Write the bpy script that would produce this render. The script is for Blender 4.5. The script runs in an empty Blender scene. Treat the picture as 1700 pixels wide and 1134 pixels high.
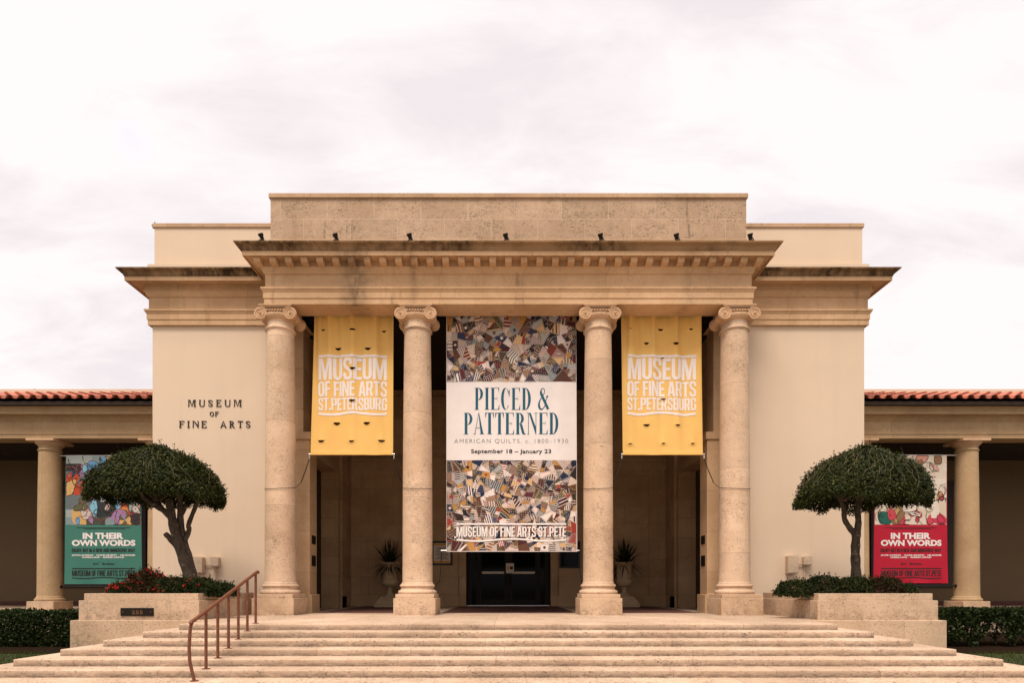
import bpy, bmesh, math, random
from mathutils import Vector, Matrix
from mathutils.geometry import tessellate_polygon
R = math.radians; PI = math.pi
S = bpy.context.scene
COL = S.collection
random.seed(7)

# ------------------------------------------------------------------ camera
F = 980.0; ZE = 1.632                      # focal length in photo pixels, eye height (m)
cam_d = bpy.data.cameras.new('camera'); cam = bpy.data.objects.new('camera', cam_d); COL.objects.link(cam)
cam.location = (0, 0, ZE); cam.rotation_euler = (R(90), R(0.0), 0)
cam_d.sensor_width = 36; cam_d.lens = F / 1700 * 36
cam_d.shift_x = 6 / 1700; cam_d.shift_y = 409 / 1700
cam_d.clip_start = 0.1; cam_d.clip_end = 3000
S.camera = cam

# ------------------------------------------------------------------ light, sky
S.view_settings.view_transform = 'Standard'; S.view_settings.look = 'None'
S.view_settings.gamma = 1; S.view_settings.exposure = 0.70
SUN_EL, SUN_AZ = 60, -18                     # sun in front of the facade (behind the camera), slightly left
sun_d = bpy.data.lights.new('sun', 'SUN'); sun = bpy.data.objects.new('sun', sun_d); COL.objects.link(sun)
sun_d.energy = 2.2; sun_d.angle = R(26); sun_d.color = (1, .90, .78)
sv = Vector((math.sin(R(SUN_AZ)) * math.cos(R(SUN_EL)), -math.cos(R(SUN_AZ)) * math.cos(R(SUN_EL)), math.sin(R(SUN_EL))))
sun.rotation_euler = sv.to_track_quat('Z', 'Y').to_euler()
sun.location = sv * 60

W = bpy.data.worlds.new('World'); S.world = W; W.use_nodes = True

class NT:
    """tiny helper around a node tree"""
    def __init__(s, tree): s.t = tree; s.n = tree.nodes; s.l = tree.links
    def new(s, kind, **kw):
        n = s.n.new(kind)
        for k, v in kw.items(): setattr(n, k, v)
        return n
    def put(s, sock, v):
        if isinstance(v, bpy.types.NodeSocket): s.l.new(v, sock)
        elif v is not None:
            if hasattr(sock, 'default_value') and hasattr(sock.default_value, '__len__') and not hasattr(v, '__len__'): v = (v,) * len(sock.default_value)
            if hasattr(sock, 'default_value') and hasattr(sock.default_value, '__len__') and len(sock.default_value) == 4 and len(v) == 3: v = (*v, 1)
            sock.default_value = v
    def m(s, op, a, b=None, c=None, clamp=False):
        n = s.new('ShaderNodeMath', operation=op, use_clamp=clamp); s.put(n.inputs[0], a)
        if b is not None: s.put(n.inputs[1], b)
        if c is not None: s.put(n.inputs[2], c)
        return n.outputs[0]
    def vm(s, op, a, b):
        n = s.new('ShaderNodeVectorMath', operation=op); s.put(n.inputs[0], a); s.put(n.inputs[1], b); return n.outputs[0]
    def mix(s, f, a, b, mode='MIX'):
        n = s.new('ShaderNodeMix', data_type='RGBA', blend_type=mode); s.put(n.inputs[0], f); s.put(n.inputs[6], a); s.put(n.inputs[7], b); return n.outputs[2]
    def noise(s, vec, scale, detail=4, rough=.55, out=0, dist=0):
        n = s.new('ShaderNodeTexNoise'); s.put(n.inputs['Vector'], vec); n.inputs['Scale'].default_value = scale
        n.inputs['Detail'].default_value = detail; n.inputs['Roughness'].default_value = rough; n.inputs['Distortion'].default_value = dist
        return n.outputs[out]
    def ramp(s, f, lo, hi, a=0.0, b=1.0):
        n = s.new('ShaderNodeMapRange'); s.put(n.inputs[0], f); n.inputs[1].default_value = lo; n.inputs[2].default_value = hi
        n.inputs[3].default_value = a; n.inputs[4].default_value = b; return n.outputs[0]
    def sep(s, v):
        n = s.new('ShaderNodeSeparateXYZ'); s.put(n.inputs[0], v); return n.outputs
    def comb(s, x, y, z):
        n = s.new('ShaderNodeCombineXYZ'); s.put(n.inputs[0], x); s.put(n.inputs[1], y); s.put(n.inputs[2], z); return n.outputs[0]

w = NT(W.node_tree); w.n.clear()
sky = w.new('ShaderNodeTexSky', sky_type='NISHITA', sun_disc=False, sun_elevation=R(SUN_EL), sun_rotation=R(180 + SUN_AZ))
dirn = w.new('ShaderNodeTexCoord').outputs['Generated']
dx, dy, dz = w.sep(dirn)
zc = w.m('MAXIMUM', dz, 0.0)
den = w.m('ADD', zc, .30)
pl = w.comb(w.m('MULTIPLY', w.m('DIVIDE', dx, den), 1.0), w.m('DIVIDE', dy, den), 0)
rot = w.new('ShaderNodeMapping'); w.put(rot.inputs[0], pl); rot.inputs['Rotation'].default_value = (0, 0, R(32)); rot.inputs['Scale'].default_value = (.75, 1.7, 1); rot.inputs['Location'].default_value = (3.3, 1.2, 0)
c1 = w.noise(rot.outputs[0], 1.25, 6, .5, dist=.6)
c2 = w.noise(rot.outputs[0], 4.2, 6, .6, dist=.5)
cl = w.m('ADD', w.m('MULTIPLY', c1, .55), w.m('MULTIPLY', c2, .45))
tone = w.ramp(cl, .415, .535)
cloud = w.mix(tone, (.548, .507, .518), (.645, .603, .600))
hole = w.ramp(c2, .74, .80)
bluesky = w.vm('ADD', w.vm('MULTIPLY', sky.outputs[0], (.10, .10, .10)), (.33, .34, .36))      # blue seen through thin veil cloud
gap = w.new('ShaderNodeVectorMath', operation='DOT_PRODUCT'); wob = w.vm('SUBTRACT', w.noise(rot.outputs[0], 9, 3, .55, 1), (.5, .5, .5)); wn_ = w.new('ShaderNodeVectorMath', operation='NORMALIZE'); w.put(wn_.inputs[0], w.vm('ADD', dirn, w.vm('MULTIPLY', wob, (.035, .02, .035)))); w.put(gap.inputs[0], wn_.outputs[0]); gap.inputs[1].default_value = Vector((-.448, .710, .535)).normalized()
g2 = w.m('MULTIPLY', w.ramp(gap.outputs['Value'], .99965, 1.0002), w.ramp(w.noise(rot.outputs[0], 14, 3), .25, .7))
hole = w.m('MAXIMUM', w.m('MULTIPLY', hole, .6), w.m('MULTIPLY', g2, .50))
base = w.mix(hole, cloud, bluesky)
# the overcast dome grows brighter towards the zenith
zb = w.ramp(dz, .72, 1.0, 1.0, 2.6)
bg = w.new('ShaderNodeBackground'); w.put(bg.inputs[0], base); w.put(bg.inputs[1], zb)
wo = w.new('ShaderNodeOutputWorld'); w.l.new(bg.outputs[0], wo.inputs[0])

# ------------------------------------------------------------------ materials
def new_mat(name):
    m = bpy.data.materials.new(name); m.use_nodes = True; t = NT(m.node_tree); t.n.clear()
    b = t.new('ShaderNodeBsdfPrincipled'); o = t.new('ShaderNodeOutputMaterial'); t.l.new(b.outputs[0], o.inputs[0])
    return m, t, b
def bump(t, b, h, strength=.4, dist=.01):
    n = t.new('ShaderNodeBump'); n.inputs['Strength'].default_value = strength; n.inputs['Distance'].default_value = dist
    t.put(n.inputs['Height'], h); t.l.new(n.outputs[0], b.inputs['Normal'])
def pos(t): return t.new('ShaderNodeNewGeometry').outputs['Position']

def plain(name, col, rough=.6, metal=0, spec=.3, var=.12, scale=9):
    m, t, b = new_mat(name)
    n = t.noise(pos(t), scale, 4)
    dark = tuple(c * (1 - var) for c in col); light = tuple(min(1, c * (1 + var)) for c in col)
    t.put(b.inputs['Base Color'], t.mix(t.ramp(n, .3, .7), dark, light))
    b.inputs['Roughness'].default_value = rough; b.inputs['Metallic'].default_value = metal; b.inputs['Specular IOR Level'].default_value = spec
    return m

def stone(name, col, pits=1.0, joints=None, drum=False, blot=None, mottled=1.0, stain=0.0, streak=0.0, jcol=None, step_row=None, rough=.85, zgrime=None):
    m, t, b = new_mat(name)
    p = pos(t); x, y, z = t.sep(p)
    lo = tuple(c * k for c, k in zip(col, (.83, .79, .74))); hi = tuple(min(.8, c * k) for c, k in zip(col, (1.09, 1.10, 1.12)))
    c = t.mix(t.ramp(t.noise(p, .9, 5, .6), .32, .68), lo, hi)
    c = t.mix(t.m('MULTIPLY', t.ramp(t.noise(p, 5.5, 5, .65), .35, .75), .35 * mottled), c, tuple(k * .72 for k in col))
    # travertine pits, longer than tall, gathered in bands
    ps = t.vm('MULTIPLY', p, (1.0, 1.0, 1.9))
    pit = t.ramp(t.noise(ps, 20, 5, .68), .555, .63)
    fine = t.ramp(t.noise(ps, 50, 3, .6), .58, .66)
    gather = t.ramp(t.noise(t.vm('MULTIPLY', p, (.6, .6, 1.6)), 2.1, 4, .6), .34, .62)
    pm = t.m('MULTIPLY', t.m('MAXIMUM', pit, t.m('MULTIPLY', fine, .55)), t.m('MULTIPLY', t.m('ADD', t.m('MULTIPLY', gather, .85), .15), .86 * pits), clamp=True)
    c = t.mix(pm, c, tuple(k * .26 for k in col))
    h = t.m('SUBTRACT', t.m('MULTIPLY', t.noise(p, 40, 4), .25), pm)
    if pits >= .75:                              # hairline cracks and blackened patches here and there
        rdg = t.ramp(t.m('ABSOLUTE', t.m('SUBTRACT', t.noise(t.vm('MULTIPLY', p, (1, 1, 1.7)), 3.2, 7, .62, dist=.8), .5)), .0, .012, 1, 0)
        where = t.ramp(t.noise(t.vm('ADD', p, (7, 3, 1)), .85, 3), .53, .62)
        c = t.mix(t.m('MULTIPLY', t.m('MULTIPLY', rdg, where), .75), c, tuple(k * .2 for k in col)); h = t.m('SUBTRACT', h, t.m('MULTIPLY', rdg, where))
        blk = t.m('MULTIPLY', t.ramp(t.noise(t.vm('ADD', p, (1, 9, 4)), 1.5, 4, .6), .58, .68), t.ramp(t.noise(p, 15, 5, .72), .46, .60))
        c = t.mix(t.m('MULTIPLY', blk, .55), c, tuple(k * .3 for k in col))
    u = t.m('ADD', x, t.m('MULTIPLY', y, 1.0))
    if joints:
        bw, rh, ox, oz, thick = joints
        if drum: z = t.m('ADD', z, t.m('MULTIPLY', t.new('ShaderNodeObjectInfo').outputs['Random'], 2.2)); oz = oz
        br = t.new('ShaderNodeTexBrick', offset=.5); t.put(br.inputs['Vector'], t.comb(t.m('ADD', u, ox), t.m('ADD', z, oz), 0))
        br.inputs['Scale'].default_value = 1; br.inputs['Brick Width'].default_value = bw; br.inputs['Row Height'].default_value = rh
        br.inputs['Mortar Size'].default_value = thick; br.inputs['Mortar Smooth'].default_value = .3
        br.inputs['Color1'].default_value = (.45, .45, .45, 1); br.inputs['Color2'].default_value = (.6, .6, .6, 1); br.inputs['Mortar'].default_value = (.5, .5, .5, 1)
        c = t.mix(.55, c, t.vm('MULTIPLY', br.outputs[0], (2, 2, 2)), 'MULTIPLY')
        c = t.mix(t.m('MULTIPLY', br.outputs['Fac'], .75), c, jcol or tuple(k * .5 for k in col))
        h = t.m('SUBTRACT', h, t.m('MULTIPLY', br.outputs['Fac'], .8))
    if step_row:
        row = t.m('FLOOR', t.m('DIVIDE', t.m('SUBTRACT', z, .004), step_row))
        wn = t.new('ShaderNodeTexWhiteNoise', noise_dimensions='1D'); t.put(wn.inputs['W'], row)
        fr = t.m('FRACT', t.m('DIVIDE', t.m('ADD', x, t.m('ADD', t.m('MULTIPLY', wn.outputs[0], 1.7), 40)), 1.72))
        j = t.m('LESS_THAN', fr, .0052)
        c = t.mix(t.m('MULTIPLY', j, .7), c, tuple(k * .3 for k in col)); h = t.m('SUBTRACT', h, j)
        cell = t.new('ShaderNodeTexWhiteNoise', noise_dimensions='2D')
        t.put(cell.inputs['Vector'], t.comb(t.m('FLOOR', t.m('DIVIDE', t.m('ADD', x, t.m('ADD', t.m('MULTIPLY', wn.outputs[0], 1.7), 40)), 1.72)), row, 0))
        sh = t.ramp(cell.outputs[0], 0, 1, .86, 1.05)
        c = t.vm('MULTIPLY', c, t.comb(sh, sh, sh))
    if stain:
        sv_ = t.vm('MULTIPLY', p, (3.2, 3.2, .45))
        s1 = t.ramp(t.noise(sv_, 1.6, 6, .72), .36, .60); s2 = t.ramp(t.noise(p, .5, 3, .5), .40, .60)
        s2 = t.m('ADD', t.m('MULTIPLY', s2, .72), t.m('MULTIPLY', t.ramp(y, 16.4, 16.7), .5), clamp=True)      # the set-back stretches have weathered most
        c = t.mix(t.m('MULTIPLY', t.m('ADD', t.m('MULTIPLY', s1, s2), t.m('MULTIPLY', s2, .22)), stain, clamp=True), c, (.05, .027, .012))
    if streak:
        sv_ = t.vm('MULTIPLY', p, (2.2, 2.2, .16))
        s1 = t.ramp(t.noise(sv_, 1.5, 5, .6), .60, .74)
        s3 = t.ramp(t.noise(p, 9, 4, .65), .3, .6)
        c = t.mix(t.m('MULTIPLY', t.m('MULTIPLY', s1, s3), streak), c, (.07, .05, .035))
    if blot:                                     # one dark rain streak run down from the cornice
        for bx0, bw0, amt in blot:
            gx = t.m('DIVIDE', t.m('SUBTRACT', t.m('ADD', x, t.m('MULTIPLY', t.noise(p, 5, 3), .25)), bx0 + .125), bw0)
            gm = t.m('MULTIPLY', t.m('EXPONENT', t.m('MULTIPLY', t.m('MULTIPLY', gx, gx), -1)), t.ramp(t.noise(t.vm('MULTIPLY', p, (3, 3, 2.0)), 2.0, 4, .6), .2, .75))
            c = t.mix(t.m('MULTIPLY', gm, amt), c, (.05, .035, .022))
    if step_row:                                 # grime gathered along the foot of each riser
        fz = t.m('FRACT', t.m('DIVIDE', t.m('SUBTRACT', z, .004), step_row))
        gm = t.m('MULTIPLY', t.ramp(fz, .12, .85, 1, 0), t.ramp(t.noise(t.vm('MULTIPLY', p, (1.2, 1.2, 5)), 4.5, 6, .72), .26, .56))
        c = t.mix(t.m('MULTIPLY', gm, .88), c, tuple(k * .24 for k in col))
    if zgrime:                                   # dirty band worn into the foot of a block
        g = t.m('MULTIPLY', t.ramp(z, zgrime[0], zgrime[1], 1, 0), t.ramp(t.noise(p, 6, 5, .65), .42, .62))
        c = t.mix(t.m('MULTIPLY', g, .55), c, tuple(k * .25 for k in col))
    t.put(b.inputs['Base Color'], c)
    b.inputs['Roughness'].default_value = rough; b.inputs['Specular IOR Level'].default_value = .18
    bump(t, b, h, .5, .008)
    return m

ST = (.60, .385, .225)
M = {}
M['plaster'] = (lambda: None)()
def plaster(name, col):
    m, t, b = new_mat(name); p = pos(t)
    c = t.mix(t.ramp(t.noise(p, .45, 5, .6), .3, .7), tuple(k * .955 for k in col), tuple(k * 1.03 for k in col))
    sv_ = t.vm('MULTIPLY', p, (1.6, 1.6, .12))
    c = t.mix(t.m('MULTIPLY', t.ramp(t.noise(sv_, 1.8, 5, .6), .52, .78), .14), c, tuple(k * .7 for k in col))
    t.put(b.inputs['Base Color'], c); b.inputs['Roughness'].default_value = .9; b.inputs['Specular IOR Level'].default_value = .12
    bump(t, b, t.m('ADD', t.noise(p, 60, 4), t.m('MULTIPLY', t.noise(p, 4, 3), 1.4)), .22, .006)
    return m
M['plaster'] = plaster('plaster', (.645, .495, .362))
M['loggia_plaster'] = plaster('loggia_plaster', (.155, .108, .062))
M['stone'] = stone('stone', ST)
M['column_stone'] = stone('column_stone', (.62, .435, .295), pits=.95, joints=(50, 2.35, 3, .45, .006), drum=True)
M['carved'] = stone('carved_stone', (.58, .37, .22), pits=.3)
M['wing_stone'] = stone('wing_stone', (.47, .315, .175), pits=.6, joints=(3.6, 60, 1.2, 0, .006))
M['ent_stone'] = stone('entablature_stone', (.60, .385, .22), pits=.5, joints=(2.3, 30, .6, 5, .006), streak=.6, blot=((-4.22, .36, .75), (-2.6, .10, .5), (4.9, .14, .3)))
M['cornice_stone'] = stone('cornice_stone', (.37, .225, .118), pits=.5, stain=1.0)
M['block_stone'] = stone('block_stone', (.48, .33, .22), pits=1.25, joints=(1.30, .57, .35, -11.30, .007), jcol=(.62, .45, .32), mottled=1.8, streak=1.0)
M['cap_stone'] = stone('cap_stone', (.50, .33, .205), pits=.8, joints=(1.7, 20, .2, 0, .006))
M['pier_stone'] = stone('pier_stone', (.52, .34, .195), pits=.5, joints=(9, 1.22, 0, .35, .006))
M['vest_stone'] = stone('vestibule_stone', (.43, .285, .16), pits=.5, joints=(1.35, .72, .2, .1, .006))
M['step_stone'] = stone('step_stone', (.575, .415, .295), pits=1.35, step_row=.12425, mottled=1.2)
M['planter_stone'] = stone('planter_stone', (.55, .395, .27), pits=1.4, joints=(1.95, 30, .9, 3, .006), zgrime=(.87, 1.15))
M['planter_base'] = stone('planter_base', (.53, .38, .255), pits=1.5, joints=(2.2, 30, .3, 3, .006))
M['plinth_stone'] = stone('plinth_stone', (.59, .41, .27), pits=1.1, zgrime=(.85, 1.2))
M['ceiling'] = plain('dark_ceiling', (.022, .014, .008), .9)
M['black_metal'] = plain('black_metal', (.012, .011, .010), .45, .3)
M['dark_wood'] = plain('dark_wood', (.035, .022, .014), .5)
M['bronze'] = plain('bronze', (.012, .009, .007), .5, .3, .2)
M['steel'] = plain('steel', (.62, .60, .57), .35, .7)
M['rail'] = plain('rusty_rail', (.155, .05, .024), .5, .15, .35, .25, 14)
M['gutter'] = plain('gutter', (.03, .018, .012), .6, 0, .15)
M['grey_box'] = plain('grey_box', (.54, .40, .28), .6)
M['base_board'] = plain('base_board', (.085, .030, .020), .7)
M['urn'] = stone('urn_stone', (.46, .33, .20), pits=.4)
M['paper'] = plain('paper', (.62, .52, .42), .8, var=.04)
M['ink'] = plain('ink', (.03, .025, .022), .8, var=.02)
M['orange_print'] = plain('orange_print', (.6, .30, .06), .8)
M['letter_black'] = plain('letter_black', (.018, .015, .012), .5)
M['soil'] = plain('soil', (.018, .011, .007), .95, 0, 0, var=.4, scale=20)
M['teal_print'] = plain('teal_ink', (.012, .085, .13), .8, var=.03)
M['grey_print'] = plain('grey_ink', (.20, .18, .175), .8, var=.03)
M['black_print'] = plain('black_ink', (.02, .017, .016), .8, var=.03)
M['gold_digits'] = plain('dull_gold', (.17, .085, .035), .45, .5)

def fabric(name, col, trans=.15, rough=.75):
    m, t, b = new_mat(name); p = pos(t)
    c = t.mix(t.ramp(t.noise(p, 2.2, 4), .3, .7), tuple(k * .95 for k in col), tuple(min(.85, k * 1.03) for k in col))
    t.put(b.inputs['Base Color'], c); b.inputs['Roughness'].default_value = rough; b.inputs['Specular IOR Level'].default_value = .25
    tr = t.new('ShaderNodeBsdfTranslucent'); t.put(tr.inputs[0], c)
    mx = t.new('ShaderNodeMixShader'); mx.inputs[0].default_value = trans
    o = [n for n in t.n if n.type == 'OUTPUT_MATERIAL'][0]
    t.l.new(b.outputs[0], mx.inputs[1]); t.l.new(tr.outputs[0], mx.inputs[2]); t.l.new(mx.outputs[0], o.inputs[0])
    return m
M['yellow'] = fabric('yellow_fabric', (.90, .52, .155))
M['white_fab'] = fabric('white_fabric', (.78, .70, .665), .1)
M['white_print'] = fabric('white_print', (.80, .72, .68), .1)
M['teal_fab'] = fabric('teal_fabric', (.048, .17, .128), .05, .5)
M['red_fab'] = fabric('red_fabric', (.43, .008, .028), .05, .45)
def vcol(name, rough=.8):
    m, t, b = new_mat(name)
    a = t.new('ShaderNodeVertexColor'); a.layer_name = 'print'
    n = t.noise(pos(t), 55, 3, .7)
    k = t.ramp(n, .3, .7, .75, 1.2)
    t.put(b.inputs['Base Color'], t.vm('MULTIPLY', a.outputs[0], t.comb(k, k, k))); b.inputs['Roughness'].default_value = rough; b.inputs['Specular IOR Level'].default_value = .2
    return m
M['print'] = vcol('printed_cloth')

def tiles_mat():
    m, t, b = new_mat('terracotta'); p = pos(t)
    g = t.new('ShaderNodeNewGeometry'); k = t.ramp(g.outputs['Random Per Island'], 0, 1, .72, 1.2)
    c = t.mix(t.ramp(t.noise(p, 6, 5, .6), .3, .72), (.38, .095, .048), (.50, .17, .10))
    c = t.mix(t.m('MULTIPLY', t.ramp(t.noise(p, 14, 5, .7), .55, .7), .4), c, (.14, .06, .04))
    t.put(b.inputs['Base Color'], t.vm('MULTIPLY', c, t.comb(k, k, k))); b.inputs['Roughness'].default_value = .75
    return m
M['tile'] = tiles_mat()
def brickfloor():
    m, t, b = new_mat('brick_paving'); x, y, z = t.sep(pos(t))
    br = t.new('ShaderNodeTexBrick'); t.put(br.inputs['Vector'], t.comb(y, x, 0)); br.inputs['Scale'].default_value = 1
    br.inputs['Brick Width'].default_value = .42; br.inputs['Row Height'].default_value = .14; br.inputs['Mortar Size'].default_value = .012
    br.inputs['Color1'].default_value = (.13, .040, .026, 1); br.inputs['Color2'].default_value = (.085, .028, .019, 1); br.inputs['Mortar'].default_value = (.04, .022, .016, 1)
    t.put(b.inputs['Base Color'], br.outputs[0]); b.inputs['Roughness'].default_value = .8
    return m
M['brick'] = brickfloor()
def leafmat(name, a, bcol, hi, gloss=.55):
    m, t, b = new_mat(name)
    g = t.new('ShaderNodeNewGeometry'); r = g.outputs['Random Per Island']
    c = t.mix(t.ramp(r, 0, .8), a, bcol); c = t.mix(t.ramp(r, .86, .98), c, hi)
    c = t.mix(t.ramp(t.noise(pos(t), 2.4, 3), .35, .7), c, t.vm('MULTIPLY', c, (1.45, 1.35, 1.1)))
    t.put(b.inputs['Base Color'], c); b.inputs['Roughness'].default_value = gloss; b.inputs['Specular IOR Level'].default_value = .12
    tr = t.new('ShaderNodeBsdfTranslucent'); t.put(tr.inputs[0], c); mx = t.new('ShaderNodeMixShader'); mx.inputs[0].default_value = .18
    o = [n for n in t.n if n.type == 'OUTPUT_MATERIAL'][0]
    t.l.new(b.outputs[0], mx.inputs[1]); t.l.new(tr.outputs[0], mx.inputs[2]); t.l.new(mx.outputs[0], o.inputs[0])
    return m
M['tree_leaf'] = leafmat('tree_leaves', (.010, .0145, .0028), (.024, .031, .0055), (.075, .075, .018))
M['hedge_leaf'] = leafmat('hedge_leaves', (.007, .013, .003), (.016, .026, .006), (.035, .05, .012), .5)
M['shrub_leaf'] = leafmat('shrub_leaves', (.010, .016, .004), (.022, .030, .008), (.045, .032, .012))
M['dark_red_leaf'] = leafmat('reddish_leaves', (.026, .013, .006), (.026, .025, .008), (.07, .016, .010))
M['spiky_leaf'] = leafmat('spiky_leaves', (.010, .014, .005), (.018, .022, .008), (.03, .033, .013))
M['grass'] = leafmat('grass_blades', (.028, .042, .008), (.05, .065, .014), (.085, .085, .028), .6)
M['twig'] = plain('pale_twig', (.12, .10, .05), .8)
M['petal'] = plain('red_petals', (.55, .018, .016), .6, var=.3, scale=30)
M['petal_pink'] = plain('pink_petals', (.45, .16, .14), .6, var=.3, scale=30)
def bark():
    m, t, b = new_mat('bark'); p = t.vm('MULTIPLY', pos(t), (1, 1, .3))
    n = t.noise(p, 16, 6, .7)
    c = t.mix(t.ramp(n, .35, .7), (.022, .013, .008), (.085, .058, .036)); c = t.mix(t.ramp(t.noise(pos(t), 11, 4), .60, .70), c, (.19, .15, .105))
    t.put(b.inputs['Base Color'], c); b.inputs['Roughness'].default_value = .9; bump(t, b, n, .9, .03)
    return m
M['bark'] = bark()
def lawnmat():
    m, t, b = new_mat('lawn'); p = pos(t)
    c = t.mix(t.ramp(t.noise(p, 3, 5), .3, .7), (.018, .026, .006), (.035, .044, .010)); c = t.mix(t.ramp(t.noise(p, 25, 4), .6, .75), c, (.045, .032, .018))
    t.put(b.inputs['Base Color'], c); b.inputs['Roughness'].default_value = .95; return m
M['lawn'] = lawnmat()
M['pavement'] = stone('pavement', (.42, .36, .30), pits=.4)
def glassmat():
    m, t, b = new_mat('door_glass'); b.inputs['Base Color'].default_value = (.004, .0035, .003, 1); b.inputs['Roughness'].default_value = .08; b.inputs['Specular IOR Level'].default_value = .06
    return m
M['glass'] = glassmat()

# ------------------------------------------------------------------ mesh helpers
class MB:
    def __init__(s): s.v = []; s.f = []; s.c = []
    def add(s, vs, fs, col=None):
        o = len(s.v); s.v += [tuple(p) for p in vs]; s.f += [tuple(i + o for i in f) for f in fs]; s.c += [col] * len(fs); return s
    def box(s, x0, x1, y0, y1, z0, z1):
        v = [(x, y, z) for z in (z0, z1) for y in (y0, y1) for x in (x0, x1)]
        return s.add(v, [(0, 2, 3, 1), (4, 5, 7, 6), (0, 1, 5, 4), (2, 6, 7, 3), (0, 4, 6, 2), (1, 3, 7, 5)])
    def lathe(s, prof, c=(0, 0, 0), n=40, axis='Z', a0=0, a1=2 * PI, rmod=None):
        full = abs(a1 - a0 - 2 * PI) < 1e-6; m = n if full else n + 1; vs = []
        for (r, h) in prof:
            for i in range(m):
                a = a0 + (a1 - a0) * i / n; rr = r if rmod is None else rmod(r, h, a)
                p = (rr * math.cos(a), rr * math.sin(a), h) if axis == 'Z' else (rr * math.cos(a), h, rr * math.sin(a))
                vs.append((c[0] + p[0], c[1] + p[1], c[2] + p[2]))
        fs = []
        for j in range(len(prof) - 1):
            for i in range(n):
                k = (i + 1) % m if full else i + 1
                q = (j * m + i, j * m + k, (j + 1) * m + k, (j + 1) * m + i)
                fs.append(q if axis == 'Z' else q[::-1])
        return s.add(vs, fs)
    def tube(s, pts, rad, n=8, cap=True):
        pts = [Vector(p) for p in pts]; k = len(pts); rad = rad if hasattr(rad, '__len__') else [rad] * k
        vs = []; up = None
        for i, p in enumerate(pts):
            d = (pts[min(i + 1, k - 1)] - pts[max(i - 1, 0)]).normalized()
            if up is None: up = d.orthogonal().normalized()
            a = (up - d * up.dot(d)); a = a.normalized() if a.length > 1e-5 else d.orthogonal().normalized(); up = a; bb = d.cross(a)
            for q in range(n):
                t = 2 * PI * q / n; vs.append(p + a * (math.cos(t) * rad[i]) + bb * (math.sin(t) * rad[i]))
        fs = [(i * n + q, i * n + (q + 1) % n, (i + 1) * n + (q + 1) % n, (i + 1) * n + q) for i in range(k - 1) for q in range(n)]
        if cap: fs += [tuple(range(n))[::-1], tuple(range((k - 1) * n, k * n))]
        return s.add(vs, fs)
    def sweep(s, path, prof, close=False):
        """path: xy points; profile (o, z), o grows to the left of the walking direction; mitred"""
        P = [Vector(p) for p in path]; vs = []; n = len(prof)
        for i, p in enumerate(P):
            d0 = (P[i] - P[i - 1]).normalized() if i > 0 else None; d1 = (P[i + 1] - P[i]).normalized() if i < len(P) - 1 else None
            if d0 is None: d0 = d1
            if d1 is None: d1 = d0
            n0 = Vector((-d0.y, d0.x)); n1 = Vector((-d1.y, d1.x)); mt = n0 + n1; mt = mt / max(1e-6, mt.dot(n1))
            for (o, z) in prof: vs.append((p.x + mt.x * o, p.y + mt.y * o, z))
        fs = []
        m = n if close else n - 1
        for i in range(len(P) - 1):
            for j in range(m):
                j2 = (j + 1) % n
                fs.append((i * n + j, i * n + j2, (i + 1) * n + j2, (i + 1) * n + j))
        if close:
            fs += [tuple(range(n)), tuple(range((len(P) - 1) * n, len(P) * n))[::-1]]
        return s.add(vs, fs)
    def ball(s, c, r, n=10):
        return s.lathe([(max(1e-4, r * math.sin(PI * i / n)), -r * math.cos(PI * i / n)) for i in range(n + 1)], c, n + 4)

WL = {}
def root_loc(o): return WL.get(o.name, Vector((0, 0, 0)))
def tag(o, label=None, cat=None, group=None, kind=None):
    if label: o['label'] = label
    if cat: o['category'] = cat
    if group: o['group'] = group
    if kind: o['kind'] = kind
    return o
def thing(name, loc, label, cat, group=None):
    o = bpy.data.objects.new(name, None); o.empty_display_size = .2; COL.objects.link(o); o.location = loc; WL[o.name] = Vector(loc)
    return tag(o, label, cat, group)
def obj(name, mb, mat, parent=None, smooth=False, bevel=0, at=None, fix=True):
    """link mb as one mesh object; vertices come in world space"""
    off = root_loc(parent) if parent is not None else Vector(at or (0, 0, 0))
    me = bpy.data.meshes.new(name); me.from_pydata([(x - off.x, y - off.y, z - off.z) for x, y, z in mb.v], [], mb.f)
    if any(c is not None for c in mb.c):
        ca = me.color_attributes.new('print', 'FLOAT_COLOR', 'CORNER')
        for p, c in zip(me.polygons, mb.c):
            for li in p.loop_indices: ca.data[li].color = (*c, 1)
    if fix:
        bm = bmesh.new(); bm.from_mesh(me); bmesh.ops.recalc_face_normals(bm, faces=bm.faces); bm.to_mesh(me); bm.free()
    o = bpy.data.objects.new(name, me); COL.objects.link(o)
    if mat: me.materials.append(mat)
    if smooth:
        me.polygons.foreach_set('use_smooth', [True] * len(me.polygons))
        if smooth != 'all':
            me.set_sharp_from_angle(angle=R(38))
    if bevel:
        b = o.modifiers.new('bevel', 'BEVEL'); b.width = bevel; b.segments = 2; b.limit_method = 'ANGLE'; b.angle_limit = R(40)
    if parent is not None: o.parent = parent; WL[o.name] = off
    else: o.location = off; WL[o.name] = off
    return o
def copy_tree(o, parent=None, loc=None):
    c = o.copy(); COL.objects.link(c)
    if parent is not None: c.parent = parent
    if loc is not None: c.location = loc; WL[c.name] = Vector(loc)
    for ch in list(o.children): copy_tree(ch, c)
    return c

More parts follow.
